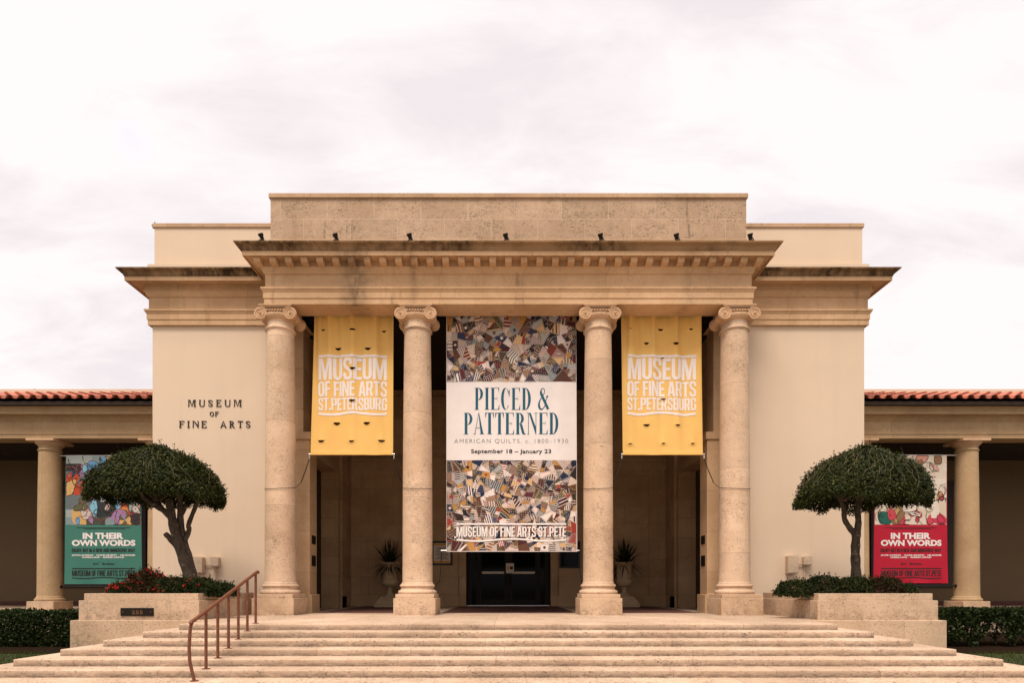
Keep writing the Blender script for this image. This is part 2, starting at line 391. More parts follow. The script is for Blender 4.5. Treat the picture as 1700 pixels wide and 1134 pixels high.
# ------------------------------------------------------------------ lettering
def rrect(x0, y0, x1, y1, r, n=6):
    out = []
    for cx, cy, a in ((x1 - r, y0 + r, -90), (x1 - r, y1 - r, 0), (x0 + r, y1 - r, 90), (x0 + r, y0 + r, 180)):
        for i in range(n + 1):
            t = R(a + 90 * i / n); out.append((cx + r * math.cos(t), cy + r * math.sin(t)))
    return out
def rect(x0, y0, x1, y1): return [(x0, y0), (x1, y0), (x1, y1), (x0, y1)]
def arc(cx, cy, rx, ry, a0, a1, n=14): return [(cx + rx * math.cos(R(a0 + (a1 - a0) * i / n)), cy + ry * math.sin(R(a0 + (a1 - a0) * i / n))) for i in range(n + 1)]
def catmull(pts, n=5):
    out = []
    for i in range(len(pts) - 1):
        p0 = pts[max(i - 1, 0)]; p1 = pts[i]; p2 = pts[i + 1]; p3 = pts[min(i + 2, len(pts) - 1)]
        for k in range(n):
            t = k / n
            out.append(tuple(.5 * (2 * b + (c - a) * t + (2 * a - 5 * b + 4 * c - d) * t * t + (3 * b - a - 3 * c + d) * t ** 3) for a, b, c, d in zip(p0, p1, p2, p3)))
    out.append(tuple(pts[-1])); return out
def strip(pts, wid):
    """quad strip along a line; wid a number or one width per point -> list of quads"""
    k = len(pts); wid = wid if hasattr(wid, '__len__') else [wid] * k; L = []
    for i in range(k):
        a = pts[max(i - 1, 0)]; b = pts[min(i + 1, k - 1)]; dx_, dy_ = b[0] - a[0], b[1] - a[1]; l = math.hypot(dx_, dy_) or 1
        L.append(((pts[i][0] - dy_ / l * wid[i] / 2, pts[i][1] + dx_ / l * wid[i] / 2), (pts[i][0] + dy_ / l * wid[i] / 2, pts[i][1] - dx_ / l * wid[i] / 2)))
    return [[L[i][0], L[i][1], L[i + 1][1], L[i + 1][0]] for i in range(k - 1)]
def S_line(w_, s): return catmull([(w_ - s / 2, .68), (w_ - s / 2, .80), (w_ * .72, .925), (w_ * .5, .93), (w_ * .26, .925), (s / 2, .80), (s / 2, .70), (w_ * .28, .585), (w_ * .72, .415), (w_ - s / 2, .30), (w_ - s / 2, .20), (w_ * .74, .075), (w_ * .5, .07), (w_ * .28, .075), (s / 2, .20), (s / 2, .32)], 4)
def grot(ch):
    """heavy condensed sans: (list of pieces, advance); a piece is a list of loops"""
    s = .175; t = .145; w_ = .50
    if ch == ' ': return [], .16
    if ch == '.': return [[rect(0, 0, s, .17)]], s
    if ch == 'I': return [[rect(0, 0, s, 1)]], s
    if ch == 'E': w_ = .42; return [[[(0, 0), (w_, 0), (w_, t), (s, t), (s, .5 - t / 2), (w_ * .92, .5 - t / 2), (w_ * .92, .5 + t / 2), (s, .5 + t / 2), (s, 1 - t), (w_, 1 - t), (w_, 1), (0, 1)]]], w_
    if ch == 'F': w_ = .40; return [[[(0, 0), (s, 0), (s, .43), (w_ * .92, .43), (w_ * .92, .43 + t), (s, .43 + t), (s, 1 - t), (w_, 1 - t), (w_, 1), (0, 1)]]], w_
    if ch == 'T': w_ = .46; a = w_ / 2 - s / 2; return [[[(a, 0), (a + s, 0), (a + s, 1 - t), (w_, 1 - t), (w_, 1), (0, 1), (0, 1 - t), (a, 1 - t)]]], w_
    if ch == 'N': w_ = .53; return [[[(0, 0), (s * .9, 0), (s * .9, .62), (w_ - s, 0), (w_, 0), (w_, 1), (w_ - s * .9, 1), (w_ - s * .9, .38), (s, 1), (0, 1)]]], w_
    if ch == 'M': w_ = .72; return [[[(0, 0), (s * .92, 0), (s * .92, .66), (w_ / 2 - .075, 0), (w_ / 2 + .075, 0), (w_ - s * .92, .66), (w_ - s * .92, 0), (w_, 0), (w_, 1), (w_ - .225, 1), (w_ / 2, .40), (.225, 1), (0, 1)]]], w_
    if ch == 'A': w_ = .56; return [[[(0, 0), (.165, 0), (.2, .19), (.36, .19), (.395, 0), (w_, 0), (w_ / 2 + .125, 1), (w_ / 2 - .125, 1)], [(.225, .33), (.335, .33), (.28, .74)]]], w_
    if ch == 'O': return [[rrect(0, 0, w_, 1, .235), rrect(s, .14, w_ - s, .86, .07)]], w_
    if ch == 'U': return [[[(0, 1)] + arc(.235, .235, .235, .235, 180, 270, 7) + arc(w_ - .235, .235, .235, .235, 270, 360, 7) + [(w_, 1), (w_ - s, 1)] + arc(w_ - s - .07, .21, .07, .07, 0, -90, 4) + arc(s + .07, .21, .07, .07, 270, 180, 4) + [(s, 1)]]], w_
    if ch == 'S': return [[q] for q in strip(S_line(w_, s), s * .88)], w_
    if ch == 'G':
        ln = catmull([(w_ - s / 2, .66), (w_ - s / 2, .80), (w_ * .74, .92), (w_ * .5, .93), (w_ * .26, .92), (s / 2, .80), (s / 2, .5), (s / 2, .2), (w_ * .26, .08), (w_ * .5, .07), (w_ * .74, .08), (w_ - s / 2, .2), (w_ - s / 2, .40)], 4)
        return [[q] for q in strip(ln, s * .9)] + [[rect(w_ * .54, .40, w_, .52)]], w_
    if ch == 'P': return [[[(0, 0), (s, 0), (s, .38), (w_ - .16, .38)] + arc(w_ - .16, .54, .16, .16, 270, 360, 5) + arc(w_ - .16, .84, .16, .16, 0, 90, 5) + [(0, 1)], rect(s, .515, w_ - s, .865)]], w_
    if ch == 'R': return [[[(0, 0), (s, 0), (s, .40), (.25, .40), (.335, 0), (w_ + .02, 0), (w_ - .095, .43)] + arc(w_ - .16, .58, .16, .16, 310, 360, 4) + arc(w_ - .16, .84, .16, .16, 0, 90, 5) + [(0, 1)], rect(s, .53, w_ - s, .865)]], w_ + .02
    if ch == 'B': return [[[(0, 0)] + arc(w_ - .15, .15, .15, .15, 270, 360, 5) + [(w_, .40), (w_ - .05, .505), (w_ - .01, .60)] + arc(w_ - .16, .84, .15, .16, 0, 90, 5) + [(0, 1)], rect(s, .13, w_ - s, .44), rect(s, .57, w_ - s - .01, .87)]], w_
    if ch == 'D': return [[[(0, 0)] + arc(w_ - .2, .2, .2, .2, 270, 360, 6) + arc(w_ - .2, .8, .2, .2, 0, 90, 6) + [(0, 1)], rrect(s, .14, w_ - s, .86, .05)]], w_
    if ch == 'J': w_ = .42; return [[q] for q in strip(catmull([(w_ - s / 2, 1), (w_ - s / 2, .6), (w_ - s / 2, .22), (w_ * .5, .07), (s / 2, .16), (s / 2, .34)], 5), s * .95)], w_
    if ch == 'Y': w_ = .54; a = w_ / 2 - s / 2; return [[[(a, 0), (a + s, 0), (a + s, .40), (w_, 1), (w_ - .18, 1), (w_ / 2, .58), (.18, 1), (0, 1), (a, .40)]]], w_
    if ch == 'V': w_ = .54; return [[[(w_ / 2 - .11, 0), (w_ / 2 + .11, 0), (w_, 1), (w_ - .175, 1), (w_ / 2, .30), (.175, 1), (0, 1)]]], w_
    if ch == 'W': w_ = .80; return [[[(.13, 0), (.30, 0), (.40, .56), (.50, 0), (.67, 0), (w_, 1), (w_ - .165, 1), (.58, .38), (.475, 1), (.325, 1), (.22, .38), (.165, 1), (0, 1)]]], w_
    return [], .3
def serif(ch, T=.125, h=.022, k=1.0):
    """high contrast serif capitals; T thick stem, h hairline, k widens"""
    sf = .042 * k; P = []; B = lambda *a: P.append([rect(*a)])
    def stem(x, t=T, top=1, bot=1):
        B(x, h if bot else 0, x + t, 1 - h if top else 1)
        if bot: B(x - sf, 0, x + t + sf, h)
        if top: B(x - sf, 1 - h, x + t + sf, 1)
    def bowl(x, y0, y1, rx, t=T): cy = (y0 + y1) / 2; ry = (y1 - y0) / 2; P.append([arc(x, cy, rx, ry, 90, -90) + arc(x, cy, max(.02, rx - t), ry - h, -90, 90)])
    def tri(*p): P.append([list(p)])
    if ch == ' ': return [], .20 * k
    if ch == 'I': stem(sf); return P, T + 2 * sf
    if ch in 'EF':
        x = sf; w_ = .36 * k; stem(x); B(x + T + sf, 1 - h, x + w_, 1); tri((x + w_, 1 - h), (x + w_, .76), (x + w_ - .05 * k, 1 - h))
        B(x + T, .5, x + w_ * .72, .5 + h); tri((x + w_ * .72, .5), (x + w_ * .72 + .012, .40), (x + w_ * .72 + .012, .63), (x + w_ * .72, .5 + h))
        if ch == 'E': B(x + T + sf, 0, x + w_ + .01, h); tri((x + w_ + .01, h), (x + w_ - .05 * k, h), (x + w_ + .01, .25))
        return P, x + w_ + .02
    if ch == 'P': stem(sf); bowl(sf + T, .44, 1 - 1e-4, .235 * k); P[-1][0] = [(max(a, sf + T + (sf if b > 1 - h else 0)), b) for a, b in P[-1][0]]; return P, sf + T + .24 * k
    if ch == 'D': stem(sf); bowl(sf + T, 0, 1, .26 * k); P[-1][0] = [(max(a, sf + T + (sf if (b > 1 - h or b < h) else 0)), b) for a, b in P[-1][0]]; return P, sf + T + .265 * k
    if ch == 'R':
        stem(sf); bowl(sf + T, .47, 1, .22 * k); P[-1][0] = [(max(a, sf + T + (sf if b > 1 - h else 0)), b) for a, b in P[-1][0]]
        P.append([[(sf + T + .03 * k, .47), (sf + T + .14 * k, .47), (sf + T + .25 * k, .07), (sf + T + .31 * k, .02), (sf + T + .31 * k, 0), (sf + T + .18 * k, 0), (sf + T + .13 * k, .06)]]); return P, sf + T + .31 * k
    if ch == 'C' or ch == 'G':
        w_ = .40 * k; P.append([arc(w_ / 2, .5, w_ / 2, .5, 35, 325, 26) + arc(w_ / 2 + T * .28, .5, w_ / 2 - T * .72, .5 - h, 315, 45, 26)])
        tri((w_ - .015, .62), (w_ + .005, .62), (w_ + .005, .95), (w_ - .06, .80)); return P, w_ + .02
    if ch == 'O': w_ = .46 * k; P.append([arc(w_ / 2, .5, w_ / 2, .5, 0, 348, 27), arc(w_ / 2, .5, w_ / 2 - T, .5 - h, 0, 348, 27)]); return P, w_
    if ch == 'T':
        w_ = .40 * k; a = w_ / 2 - T / 2; B(a, h, a + T, 1 - h); B(a - sf, 0, a + T + sf, h); B(0, 1 - h, w_, 1)
        tri((0, 1 - h), (0, .76), (.015, .76), (.06 * k, 1 - h)); tri((w_, 1 - h), (w_ - .06 * k, 1 - h), (w_ - .015, .76), (w_, .76)); return P, w_
    if ch == 'A':
        w_ = .46 * k; c = w_ / 2 - .01; hh = h * 1.3
        tri((.03, h), (.03 + hh, h), (c, .93), (c, 1)); tri((w_ - T - .02, h), (w_ - .02, h), (c + .02, 1), (c, 1), (c, .93))
        B(.03 + .25 * (c - .03) + .03, .28, w_ - T - .02 - .25 * (w_ - T - c) - .004, .28 + h); B(-.02, 0, .1 * k, h); B(w_ - T - .06, 0, w_ + .02, h); return P, w_ + .01
    if ch == 'N':
        w_ = .46 * k; hh = h * 1.2; B(.05, h, .05 + hh, 1 - h); B(0, 0, .11, h); B(-.01, 1 - h, .05 + hh, 1)
        tri((.05 + hh, 1), (w_ - .06, 0), (w_ - .06, .22 + T), (.05 + hh + T * .75, 1)) ; B(w_ - .06, 0, w_ - .06 + hh, 1 - h); B(w_ - .12, 1 - h, w_ + .02, 1); return P, w_ + .02
    if ch == 'M':
        w_ = .60 * k; hh = h * 1.2; B(.05, h, .05 + hh, 1 - h); B(0, 0, .12, h); B(0, 1 - h, .05 + hh, 1)
        c = w_ / 2; tri((.05 + hh, 1), (c - .02, .05), (c + .03, .05), (.05 + hh + T, 1)); tri((c + .03, .05), (c + .05, .05 + h), (w_ - T - .03, 1), (w_ - T - .04 - hh, 1))
        stem(w_ - T - .03, T); return P, w_ + .02
    if ch == 'U':
        w_ = .44 * k; hh = h * 1.2; B(.04, .25, .04 + T, 1 - h); B(0, 1 - h, .04 + T + .04, 1); B(w_ - hh, .25, w_, 1 - h); B(w_ - .06, 1 - h, w_ + .04, 1)
        cx = (.04 + w_) / 2; P.append([arc(cx, .25, (w_ - .04) / 2, .25, 180, 360, 14) + arc(cx + (T - hh) / 2, .25, (w_ - .04 - T - hh) / 2, .25 - h, 360, 180, 14)]); return P, w_ + .04
    if ch == 'S':
        w_ = .36 * k; ln = S_line(w_, T); n = len(ln); wd = [h + (T - h) * math.exp(-((i / (n - 1) - .5) / .17) ** 2) for i in range(n)]
        P += [[q] for q in strip(ln, wd)]; return P, w_ + .01
    if ch == '&':
        w_ = .46 * k; ln = catmull([(.47 * k, .02), (.33 * k, .33), (.16 * k, .68), (.13 * k, .84), (.19 * k, .97), (.27 * k, .95), (.30 * k, .84), (.25 * k, .68), (.10 * k, .46), (.035 * k, .26), (.07 * k, .07), (.18 * k, .02), (.30 * k, .15), (.37 * k, .42), (.40 * k, .58)], 6)
        n = len(ln); wd = []
        for i in range(n):
            f = i / (n - 1); wd.append(T * .95 if f < .16 else (h * 1.4 + (T * .95 - h * 1.4) * max(0, 1 - (f - .16) / .1)) if f < .5 else h * 1.4 + T * .55 * math.exp(-((f - .69) / .09) ** 2))
        P += [[q] for q in strip(ln, wd)]; P.append([arc(.43 * k, .60, .045 * k, .05, 0, 345, 11)]); return P, w_
    return [], .3
def glyph_tris(text, fn, spacing=.06):
    """-> list of (tri, lift) with cap height 1, total width"""
    x = 0; out = []
    for ch in text:
        pieces, adv = fn(ch)
        for i, loops in enumerate(pieces):
            vs = [Vector((a, b, 0)) for lp in loops for a, b in lp]
            for t in tessellate_polygon([[Vector((a, b, 0)) for a, b in lp] for lp in loops]):
                out.append(([(vs[q].x + x, vs[q].y) for q in t], (i % 40) * .00003))
        x += adv + spacing
    return out, x - spacing
def font_tris(text, bold=0.0, space=1.0):
    cu = bpy.data.curves.new('t', 'FONT'); cu.body = text; cu.size = 1; cu.offset = bold; cu.space_character = space; cu.resolution_u = 3
    o = bpy.data.objects.new('t', cu); COL.objects.link(o)
    dg = bpy.context.evaluated_depsgraph_get(); me = bpy.data.meshes.new_from_object(o.evaluated_get(dg)); me.calc_loop_triangles()
    tr = [([(me.vertices[v].co.x, me.vertices[v].co.y) for v in t.vertices], 0) for t in me.loop_triangles]
    bpy.data.objects.remove(o); bpy.data.meshes.remove(me); bpy.data.curves.remove(cu)
    xs = [p[0] for t, _ in tr for p in t]; x0 = min(xs)
    cap = .729 + 2 * bold                        # cap height of the built-in face, grown by the bold offset
    return [([((a - x0) / cap, (b + bold) / cap) for a, b in t], l) for t, l in tr], (max(xs) - x0) / cap
def split_tris(tr, mx):
    out = []; st = list(tr)
    while st:
        t, l = st.pop(); e = [math.dist(t[i], t[(i + 1) % 3]) for i in range(3)]; m = max(e)
        if m <= mx: out.append((t, l)); continue
        i = e.index(m); a, b, c = t[i], t[(i + 1) % 3], t[(i + 2) % 3]; q = ((a[0] + b[0]) / 2, (a[1] + b[1]) / 2)
        st += [([a, q, c], l), ([q, b, c], l)]
    return out
def letter_mb(tr, width, x0, x1, z0, h, yf, lift=.006, mx=.12, skip=None, thick=0):
    """fit tris of given width into x0..x1, base line z0, cap height h; yf(x,z) the cloth"""
    sx = (x1 - x0) / width; mb = MB()
    T = [([(x0 + a * sx, z0 + b * h) for a, b in t], l) for t, l in tr]
    for t, l in split_tris(T, mx):
        if skip and skip(sum(p[0] for p in t) / 3, sum(p[1] for p in t) / 3): continue
        ar = (t[1][0] - t[0][0]) * (t[2][1] - t[0][1]) - (t[2][0] - t[0][0]) * (t[1][1] - t[0][1])
        if abs(ar) < 1e-9: continue
        if ar < 0: t = t[::-1]
        mb.add([(a, yf(a, b) - lift - l, b) for a, b in t], [(0, 1, 2)])
    return mb
def line_mb(pts, wid, yf, lift=.006):
    mb = MB()
    for q in strip(pts, wid):
        mb.add([(a, yf(a, b) - lift, b) for a, b in q], [(0, 1, 2, 3)])
    return mb

# ------------------------------------------------------------------ ground
ZP = .87; RI = .12425
g = MB(); g.add([(-1500, -1500, -.03), (1500, -1500, -.03), (1500, 1500, -.03), (-1500, 1500, -.03)], [(0, 1, 2, 3)])
tag(obj('ground', g, M['lawn'], fix=False), kind='structure')
g = MB(); g.box(-40, 40, -6, 8.95, -.02, 0); tag(obj('pavement', g, M['pavement']), kind='structure')
lawn = MB(); bed = MB()
for s in (-1, 1):
    a, b = sorted((s * 8.3, s * 45)); lawn.box(a, b, 8.95, 14.2, -.02, .10)
    a, b = sorted((s * 9.0, s * 45)); bed.box(a, b, 13.6, 19.66, -.02, .13)
tag(obj('lawn', lawn, M['lawn']), kind='structure'); tag(obj('planting_bed', bed, M['soil']), kind='structure')
gb = MB(); rg = random.Random(3)
for i in range(26000):
    s = rg.choice((-1, 1)); x = s * (8.9 + 4.6 * rg.random()); y = 9.0 + 4.7 * rg.random(); h = .03 + .05 * rg.random(); a = rg.random() * 6.28
    ca, sa = math.cos(a) * .006, math.sin(a) * .006; lx, ly = rg.uniform(-.025, .025), rg.uniform(-.025, .025)
    gb.add([(x - ca, y - sa, .098), (x + ca, y + sa, .098), (x + lx, y + ly, .1 + h)], [(0, 1, 2)])
tag(obj('grass', gb, M['grass'], fix=False), kind='stuff')

# ------------------------------------------------------------------ entrance steps
steps = thing('entrance_steps', (0, 9.35, 0), 'broad flight of low travertine steps rising to the museum portico', 'steps')
TR = .483
for k in range(8):
    X = 6.84 + .455 * k; y0 = 12.25 - TR * k; mb = MB(); z1 = ZP - RI * k
    if k == 0:
        mb.box(-X, X, y0, 13.9, z1 - RI - .03, z1); mb.box(-7.2, 7.2, 13.9, 17.55, z1 - RI - .03, z1)
    else:
        mb.box(-X, X, y0, 13.64, z1 - RI - .03 if k < 7 else -.02, z1)
        X0 = X - .455; 
    if k < 7: obj('landing' if k == 0 else 'stone_step', mb, M['step_stone'], steps, bevel=.014)

# ------------------------------------------------------------------ the museum building
bld = thing('museum_building', (0, 17.62, 0), 'tan neoclassical museum with four ionic columns and red tiled colonnade wings', 'museum')
DM = 17.62; XB = 10.62
# plaster pavilions, left and right of the portico
for s in (-1, 1):
    mb = MB(); a, b = sorted((s * 7.1, s * XB)); mb.box(a, b, DM, 30, 0, 9.46)
    obj('plaster_wall', mb, M['plaster'], bld)
    mb = MB(); a, b = sorted((s * 5.0, s * (XB - .02))); mb.box(a, b, DM + .06, 30, 10.6, 12.42); a, b = sorted((s * 6.0, s * (XB + .10))); mb.box(a, b, DM - .09, DM + .2, 10.82, 11.25)
    obj('attic_wall', mb, M['plaster'], bld)
    mb = MB(); a, b = sorted((s * 6.66, s * (XB + .02))); mb.box(a, b, DM + .02, DM + .5, 12.42, 12.54); a, b = sorted((s * (XB - .4), s * (XB + .02))); mb.box(a, b, DM + .5, 30, 12.42, 12.54)
    obj('attic_coping', mb, M['cap_stone'], bld, bevel=.01)
# entablature: one profile carried round the whole front
XC, DC = XB + .09, DM - .09                 # the entablature stands a little proud of the plaster
path = [(XC, 30), (XC, DC), (6.72, DC), (6.72, 16.24), (-6.72, 16.24), (-6.72, DC), (-XC, DC), (-XC, 30)]
path = path[::-1]
path = [(-a, b) for a, b in path]            # walk so that +o points outward
def outw(prof): return prof
arch = [(-.72, 9.44), (0, 9.44), (0, 9.595), (.022, 9.60), (.022, 9.755), (.03, 9.765), (.05, 9.80), (.055, 9.83), (.075, 9.835), (.075, 9.885), (-.02, 9.89)]
fri = [(-.02, 9.88), (-.02, 10.27)]
corn = [(-.02, 10.262), (.015, 10.265), (.015, 10.30), (.03, 10.31), (.036, 10.34), (.05, 10.38), (.07, 10.41), (.09, 10.42), (.09, 10.435), (.06, 10.44), (.06, 10.605), (.395, 10.605), (.40, 10.548), (.42, 10.548), (.42, 10.665), (.40, 10.667)]
crown = [(.40, 10.664), (.435, 10.667), (.435, 10.69), (.45, 10.70), (.455, 10.735), (.475, 10.775), (.52, 10.80), (.56, 10.805), (.575, 10.815), (.585, 10.85), (-.6, 10.87)]
def swp(name, prof, mat):
    mb = MB(); mb.sweep(path, prof); return obj(name, mb, M[mat], bld)
swp('architrave', arch, 'ent_stone'); swp('frieze', fri, 'ent_stone'); cornice = swp('cornice', corn, 'ent_stone'); swp('cornice_crown', crown, 'cornice_stone')
n_b = 33; proto = None
for i in range(n_b):
    x = -6.79 + 13.58 * i / (n_b - 1)
    if proto is None:
        mb = MB(); mb.sweep([(x - .088, 0), (x + .088, 0)], [(16.175, 10.415), (16.06, 10.418), (15.97, 10.428), (15.925, 10.448), (15.915, 10.525), (15.895, 10.535), (15.895, 10.603), (16.175, 10.603)], close=True)
        proto = obj('cornice_block', mb, M['ent_stone'], cornice); x_p = x
    else:
        c = proto.copy(); COL.objects.link(c); c.parent = cornice; c.location = (x - x_p, 0, 0)
# portico parapet of stone blocks
mb = MB(); mb.box(-6.60, 6.60, 16.38, 18.5, 10.86, 12.44); obj('parapet', mb, M['block_stone'], bld)
mb = MB(); mb.box(-6.64, 6.64, 16.33, 18.55, 12.44, 12.565); mb.box(-6.625, 6.625, 16.35, 18.5, 10.862, 11.305); obj('parapet_coping', mb, M['cap_stone'], bld, bevel=.012)
# stone piers at the sides of the porch opening
for s in (-1, 1):
    mb = MB()
    a, b = sorted((s * 6.12, s * 7.1)); mb.box(a, b, DM - .004, 18.2, ZP - .1, 9.46)
    a, b = sorted((s * 5.92, s * 6.55)); mb.box(a, b, DM - .03, 18.24, ZP - .1, 6.05)
    a, b = sorted((s * 5.88, s * 6.62)); mb.box(a, b, DM - .07, 18.27, 6.05, 6.27)
    a, b = sorted((s * 5.84, s * 7.02)); mb.box(a, b, DM - .10, 18.28, ZP - .1, 1.42)
    obj('stone_pier', mb, M['pier_stone'], bld, bevel=.012)
# roof slab, porch ceiling
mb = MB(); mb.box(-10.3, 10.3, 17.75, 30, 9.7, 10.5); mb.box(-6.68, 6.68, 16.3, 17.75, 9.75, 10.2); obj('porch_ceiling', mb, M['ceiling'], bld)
# vestibule: side walls with tall doorways, back wall with the entrance
for s in (-1, 1):
    mb = MB()
    a, b = sorted((s * 6.40, s * 7.3)); mb.box(a, b, 22.0, 24.2, ZP - .05, 9.7); mb.box(a, b, 18.2, 18.9, ZP - .05, 9.7); mb.box(a, b, 18.9, 22.0, 5.95, 9.7)
    a, b = sorted((s * 6.28, s * 6.7)); mb.box(a, b, 22.35, 22.95, ZP - .05, 9.7); mb.box(a, b, 22.3, 23.0, ZP - .05, 1.3)
    a, b = sorted((s * 6.34, s * 6.41)); mb.box(a, b, 21.98, 22.2, ZP, 6.17); mb.box(a, b, 18.6, 21.98, 5.94, 6.17)
    obj('vestibule_wall', mb, M['vest_stone'], bld, bevel=.008)
    mb = MB(); a, b = sorted((s * 6.98, s * 7.2)); mb.box(a, b, 18.8, 22.1, ZP, 6.1); obj('side_door', mb, M['dark_wood'], bld)
mb = MB()
for a, b in ((-6.5, -1.72), (1.72, 6.5)): mb.box(a, b, 24.1, 24.9, ZP - .05, 9.7)
mb.box(-1.72, 1.72, 24.1, 24.9, 4.6, 9.7)
for s in (-1, 1):
    for x0, x1 in ((1.72, 2.0), ):
        a, b = sorted((s * x0, s * x1)); mb.box(a, b, 24.04, 24.2, ZP, 4.85)
    a, b = sorted((s * 5.72, s * 6.5)); mb.box(a, b, 24.03, 24.2, ZP - .05, 6.6)     # frame of the wall panel
    a, b = sorted((s * 2.05, s * 3.35)); mb.box(a, b, 24.05, 24.2, ZP - .05, 6.2)
    a, b = sorted((s * 2.0, s * 6.5)); mb.box(a, b, 24.0, 24.2, ZP - .05, 1.32)
    mb.box(a, b, 24.035, 24.2, 6.2, 6.75)
mb.box(-6.5, 6.5, 23.98, 24.2, 6.75, 6.92); mb.box(-6.5, 6.5, 24.0, 24.2, 9.0, 9.4)
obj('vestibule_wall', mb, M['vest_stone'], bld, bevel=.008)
mb = MB(); mb.box(-7.3, 7.3, 17.55, 25.2, ZP - .2, ZP - .004); obj('vestibule_floor', mb, M['step_stone'], bld)
mb = MB()
for a, b in ((-5.75, -3.15), (-2.0, 2.0), (3.15, 5.75)): mb.box(a, b, 17.62, 23.7, ZP - .05, ZP + .003)
obj('brick_floor', mb, M['brick'], bld)
# entrance doors
door = MB()
for a, b in ((-1.72, -1.50), (1.50, 1.72), (-1.32, -1.22), (1.22, 1.32), (-.05, .05)): door.box(a, b, 24.32, 24.5, ZP, 4.6)
door.box(-1.72, 1.72, 24.34, 24.48, 4.4, 4.6); door.box(-1.3, 1.3, 24.34, 24.48, 3.55, 3.7)
for s in (-1, 1):
    a, b = sorted((s * .05, s * 1.22)); door.box(a, b, 24.36, 24.46, ZP, 1.12); a2, b2 = sorted((s * .05, s * .16)); door.box(a2, b2, 24.35, 24.46, ZP, 3.55); a2, b2 = sorted((s * 1.11, s * 1.22)); door.box(a2, b2, 24.35, 24.46, ZP, 3.55)
    door.box(a, b, 24.36, 24.46, 3.40, 3.55)
dr = obj('entrance_door', door, M['bronze'], bld, bevel=.006)
for a, b in ((-1.50, -1.32), (-1.11, -.16), (.16, 1.11), (1.32, 1.50)):
    mb = MB(); mb.box(a, b, 24.40, 24.42, 1.12 if abs(a + b) < 2.6 else ZP, 4.4); obj('glass_pane', mb, M['glass'], dr)
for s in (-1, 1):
    mb = MB(); a, b = sorted((s * .18, s * 1.09)); mb.box(a, b, 24.392, 24.398, 2.20, 2.29); obj('painted_reflection', mb, M['paper'], dr)  # pale strip on each leaf paints the bright street reflection in the glass
    mb = MB(); mb.tube([(s * .10, 24.33, 1.75), (s * .10, 24.27, 1.76), (s * .10, 24.27, 2.15), (s * .10, 24.33, 2.16)], .014, 8); obj('door_handle', mb, M['bronze'], dr, True)
mb = MB(); mb.box(-1.7, 1.7, 24.25, 24.34, ZP, ZP + .03); obj('threshold', mb, M['steel'], dr)
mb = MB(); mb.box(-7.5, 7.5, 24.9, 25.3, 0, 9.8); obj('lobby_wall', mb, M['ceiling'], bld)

# ------------------------------------------------------------------ ionic columns (each one a part of the building)
def ionic(cx, cy):
    w_ = .575
    pb = MB(); pb.box(cx - w_, cx + w_, cy - w_, cy + w_, ZP - .02, 1.335); pb.box(cx - w_ + .045, cx + w_ - .045, cy - w_ + .045, cy + w_ - .045, 1.335, 1.45)
    sh = MB(); r0, r1, z0, z1 = .418, .368, 1.80, 8.80
    prof = [(.40, 1.44), (.515, 1.45), (.535, 1.475), (.54, 1.505), (.53, 1.535), (.505, 1.555), (.48, 1.56), (.468, 1.575), (.455, 1.61), (.455, 1.635), (.478, 1.65), (.492, 1.67), (.488, 1.70), (.468, 1.72), (.45, 1.722), (.45, 1.742), (.432, 1.76), (.42, 1.80)]
    for i in range(1, 15):
        t = i / 14; r = r0 + (r1 - r0) * t + .012 * math.sin(PI * t); prof.append((r, z0 + (z1 - z0) * t))
    prof += [(.372, 8.805), (.402, 8.81), (.415, 8.835), (.40, 8.86), (.372, 8.862), (.372, 8.90), (.366, 8.92), (.364, 9.10)]
    sh.lathe(prof, (cx, cy, 0), 48)
    cp = MB()
    cp.lathe([(.364, 9.06), (.40, 9.075), (.455, 9.12), (.475, 9.165), (.47, 9.20), (.40, 9.21)], (cx, cy, 0), 60, rmod=lambda r, h, a: r * (1 + (.03 * math.cos(24 * a) if .41 < r else 0)))
    cp.box(cx - .40, cx + .40, cy - .355, cy + .355, 9.175, 9.37)
    cp.box(cx - .43, cx + .43, cy - .40, cy + .40, 9.372, 9.405); cp.box(cx - .455, cx + .455, cy - .425, cy + .425, 9.405, 9.438)
    for s in (-1, 1):
        vx, vz = cx + s * .412, 9.195
        cp.lathe([(.01, -.395), (.155, -.395), (.172, -.39), (.172, -.35), (.150, -.33), (.128, -.22), (.112, -.09), (.125, -.07), (.125, .07), (.112, .09), (.128, .22), (.150, .33), (.172, .35), (.172, .39), (.155, .395), (.01, .395)], (vx, cy, vz), 28, axis='Y')
        for fy in (-1, 1):
            pts = []; rr = []
            for i in range(52):
                t = i / 51; a = PI / 2 + s * -1 * t * 2 * PI * 2.35 * -1; ra = .158 * (1 - t) ** .85 + .022
                pts.append((vx + ra * math.cos(a), cy + fy * .40, vz + ra * math.sin(a))); rr.append(.019 * (1 - t * .55))
            cp.tube(pts, rr, 6)
            cp.ball((vx, cy + fy * .405, vz), .034, 8)
        for fy in (-1, 1): cp.tube([(cx - .40, cy + fy * .375, 9.352), (cx + .40, cy + fy * .375, 9.352)], .018, 6); cp.tube([(cx - .30, cy + fy * .375, 9.225), (cx, cy + fy * .40, 9.205), (cx + .30, cy + fy * .375, 9.225)], .016, 6)
    for i in range(7):
        for fy in (-1, 1): cp.ball((cx + (i - 3) * .075, cy + fy * .385, 9.285), .032, 6)
    return pb, sh, cp
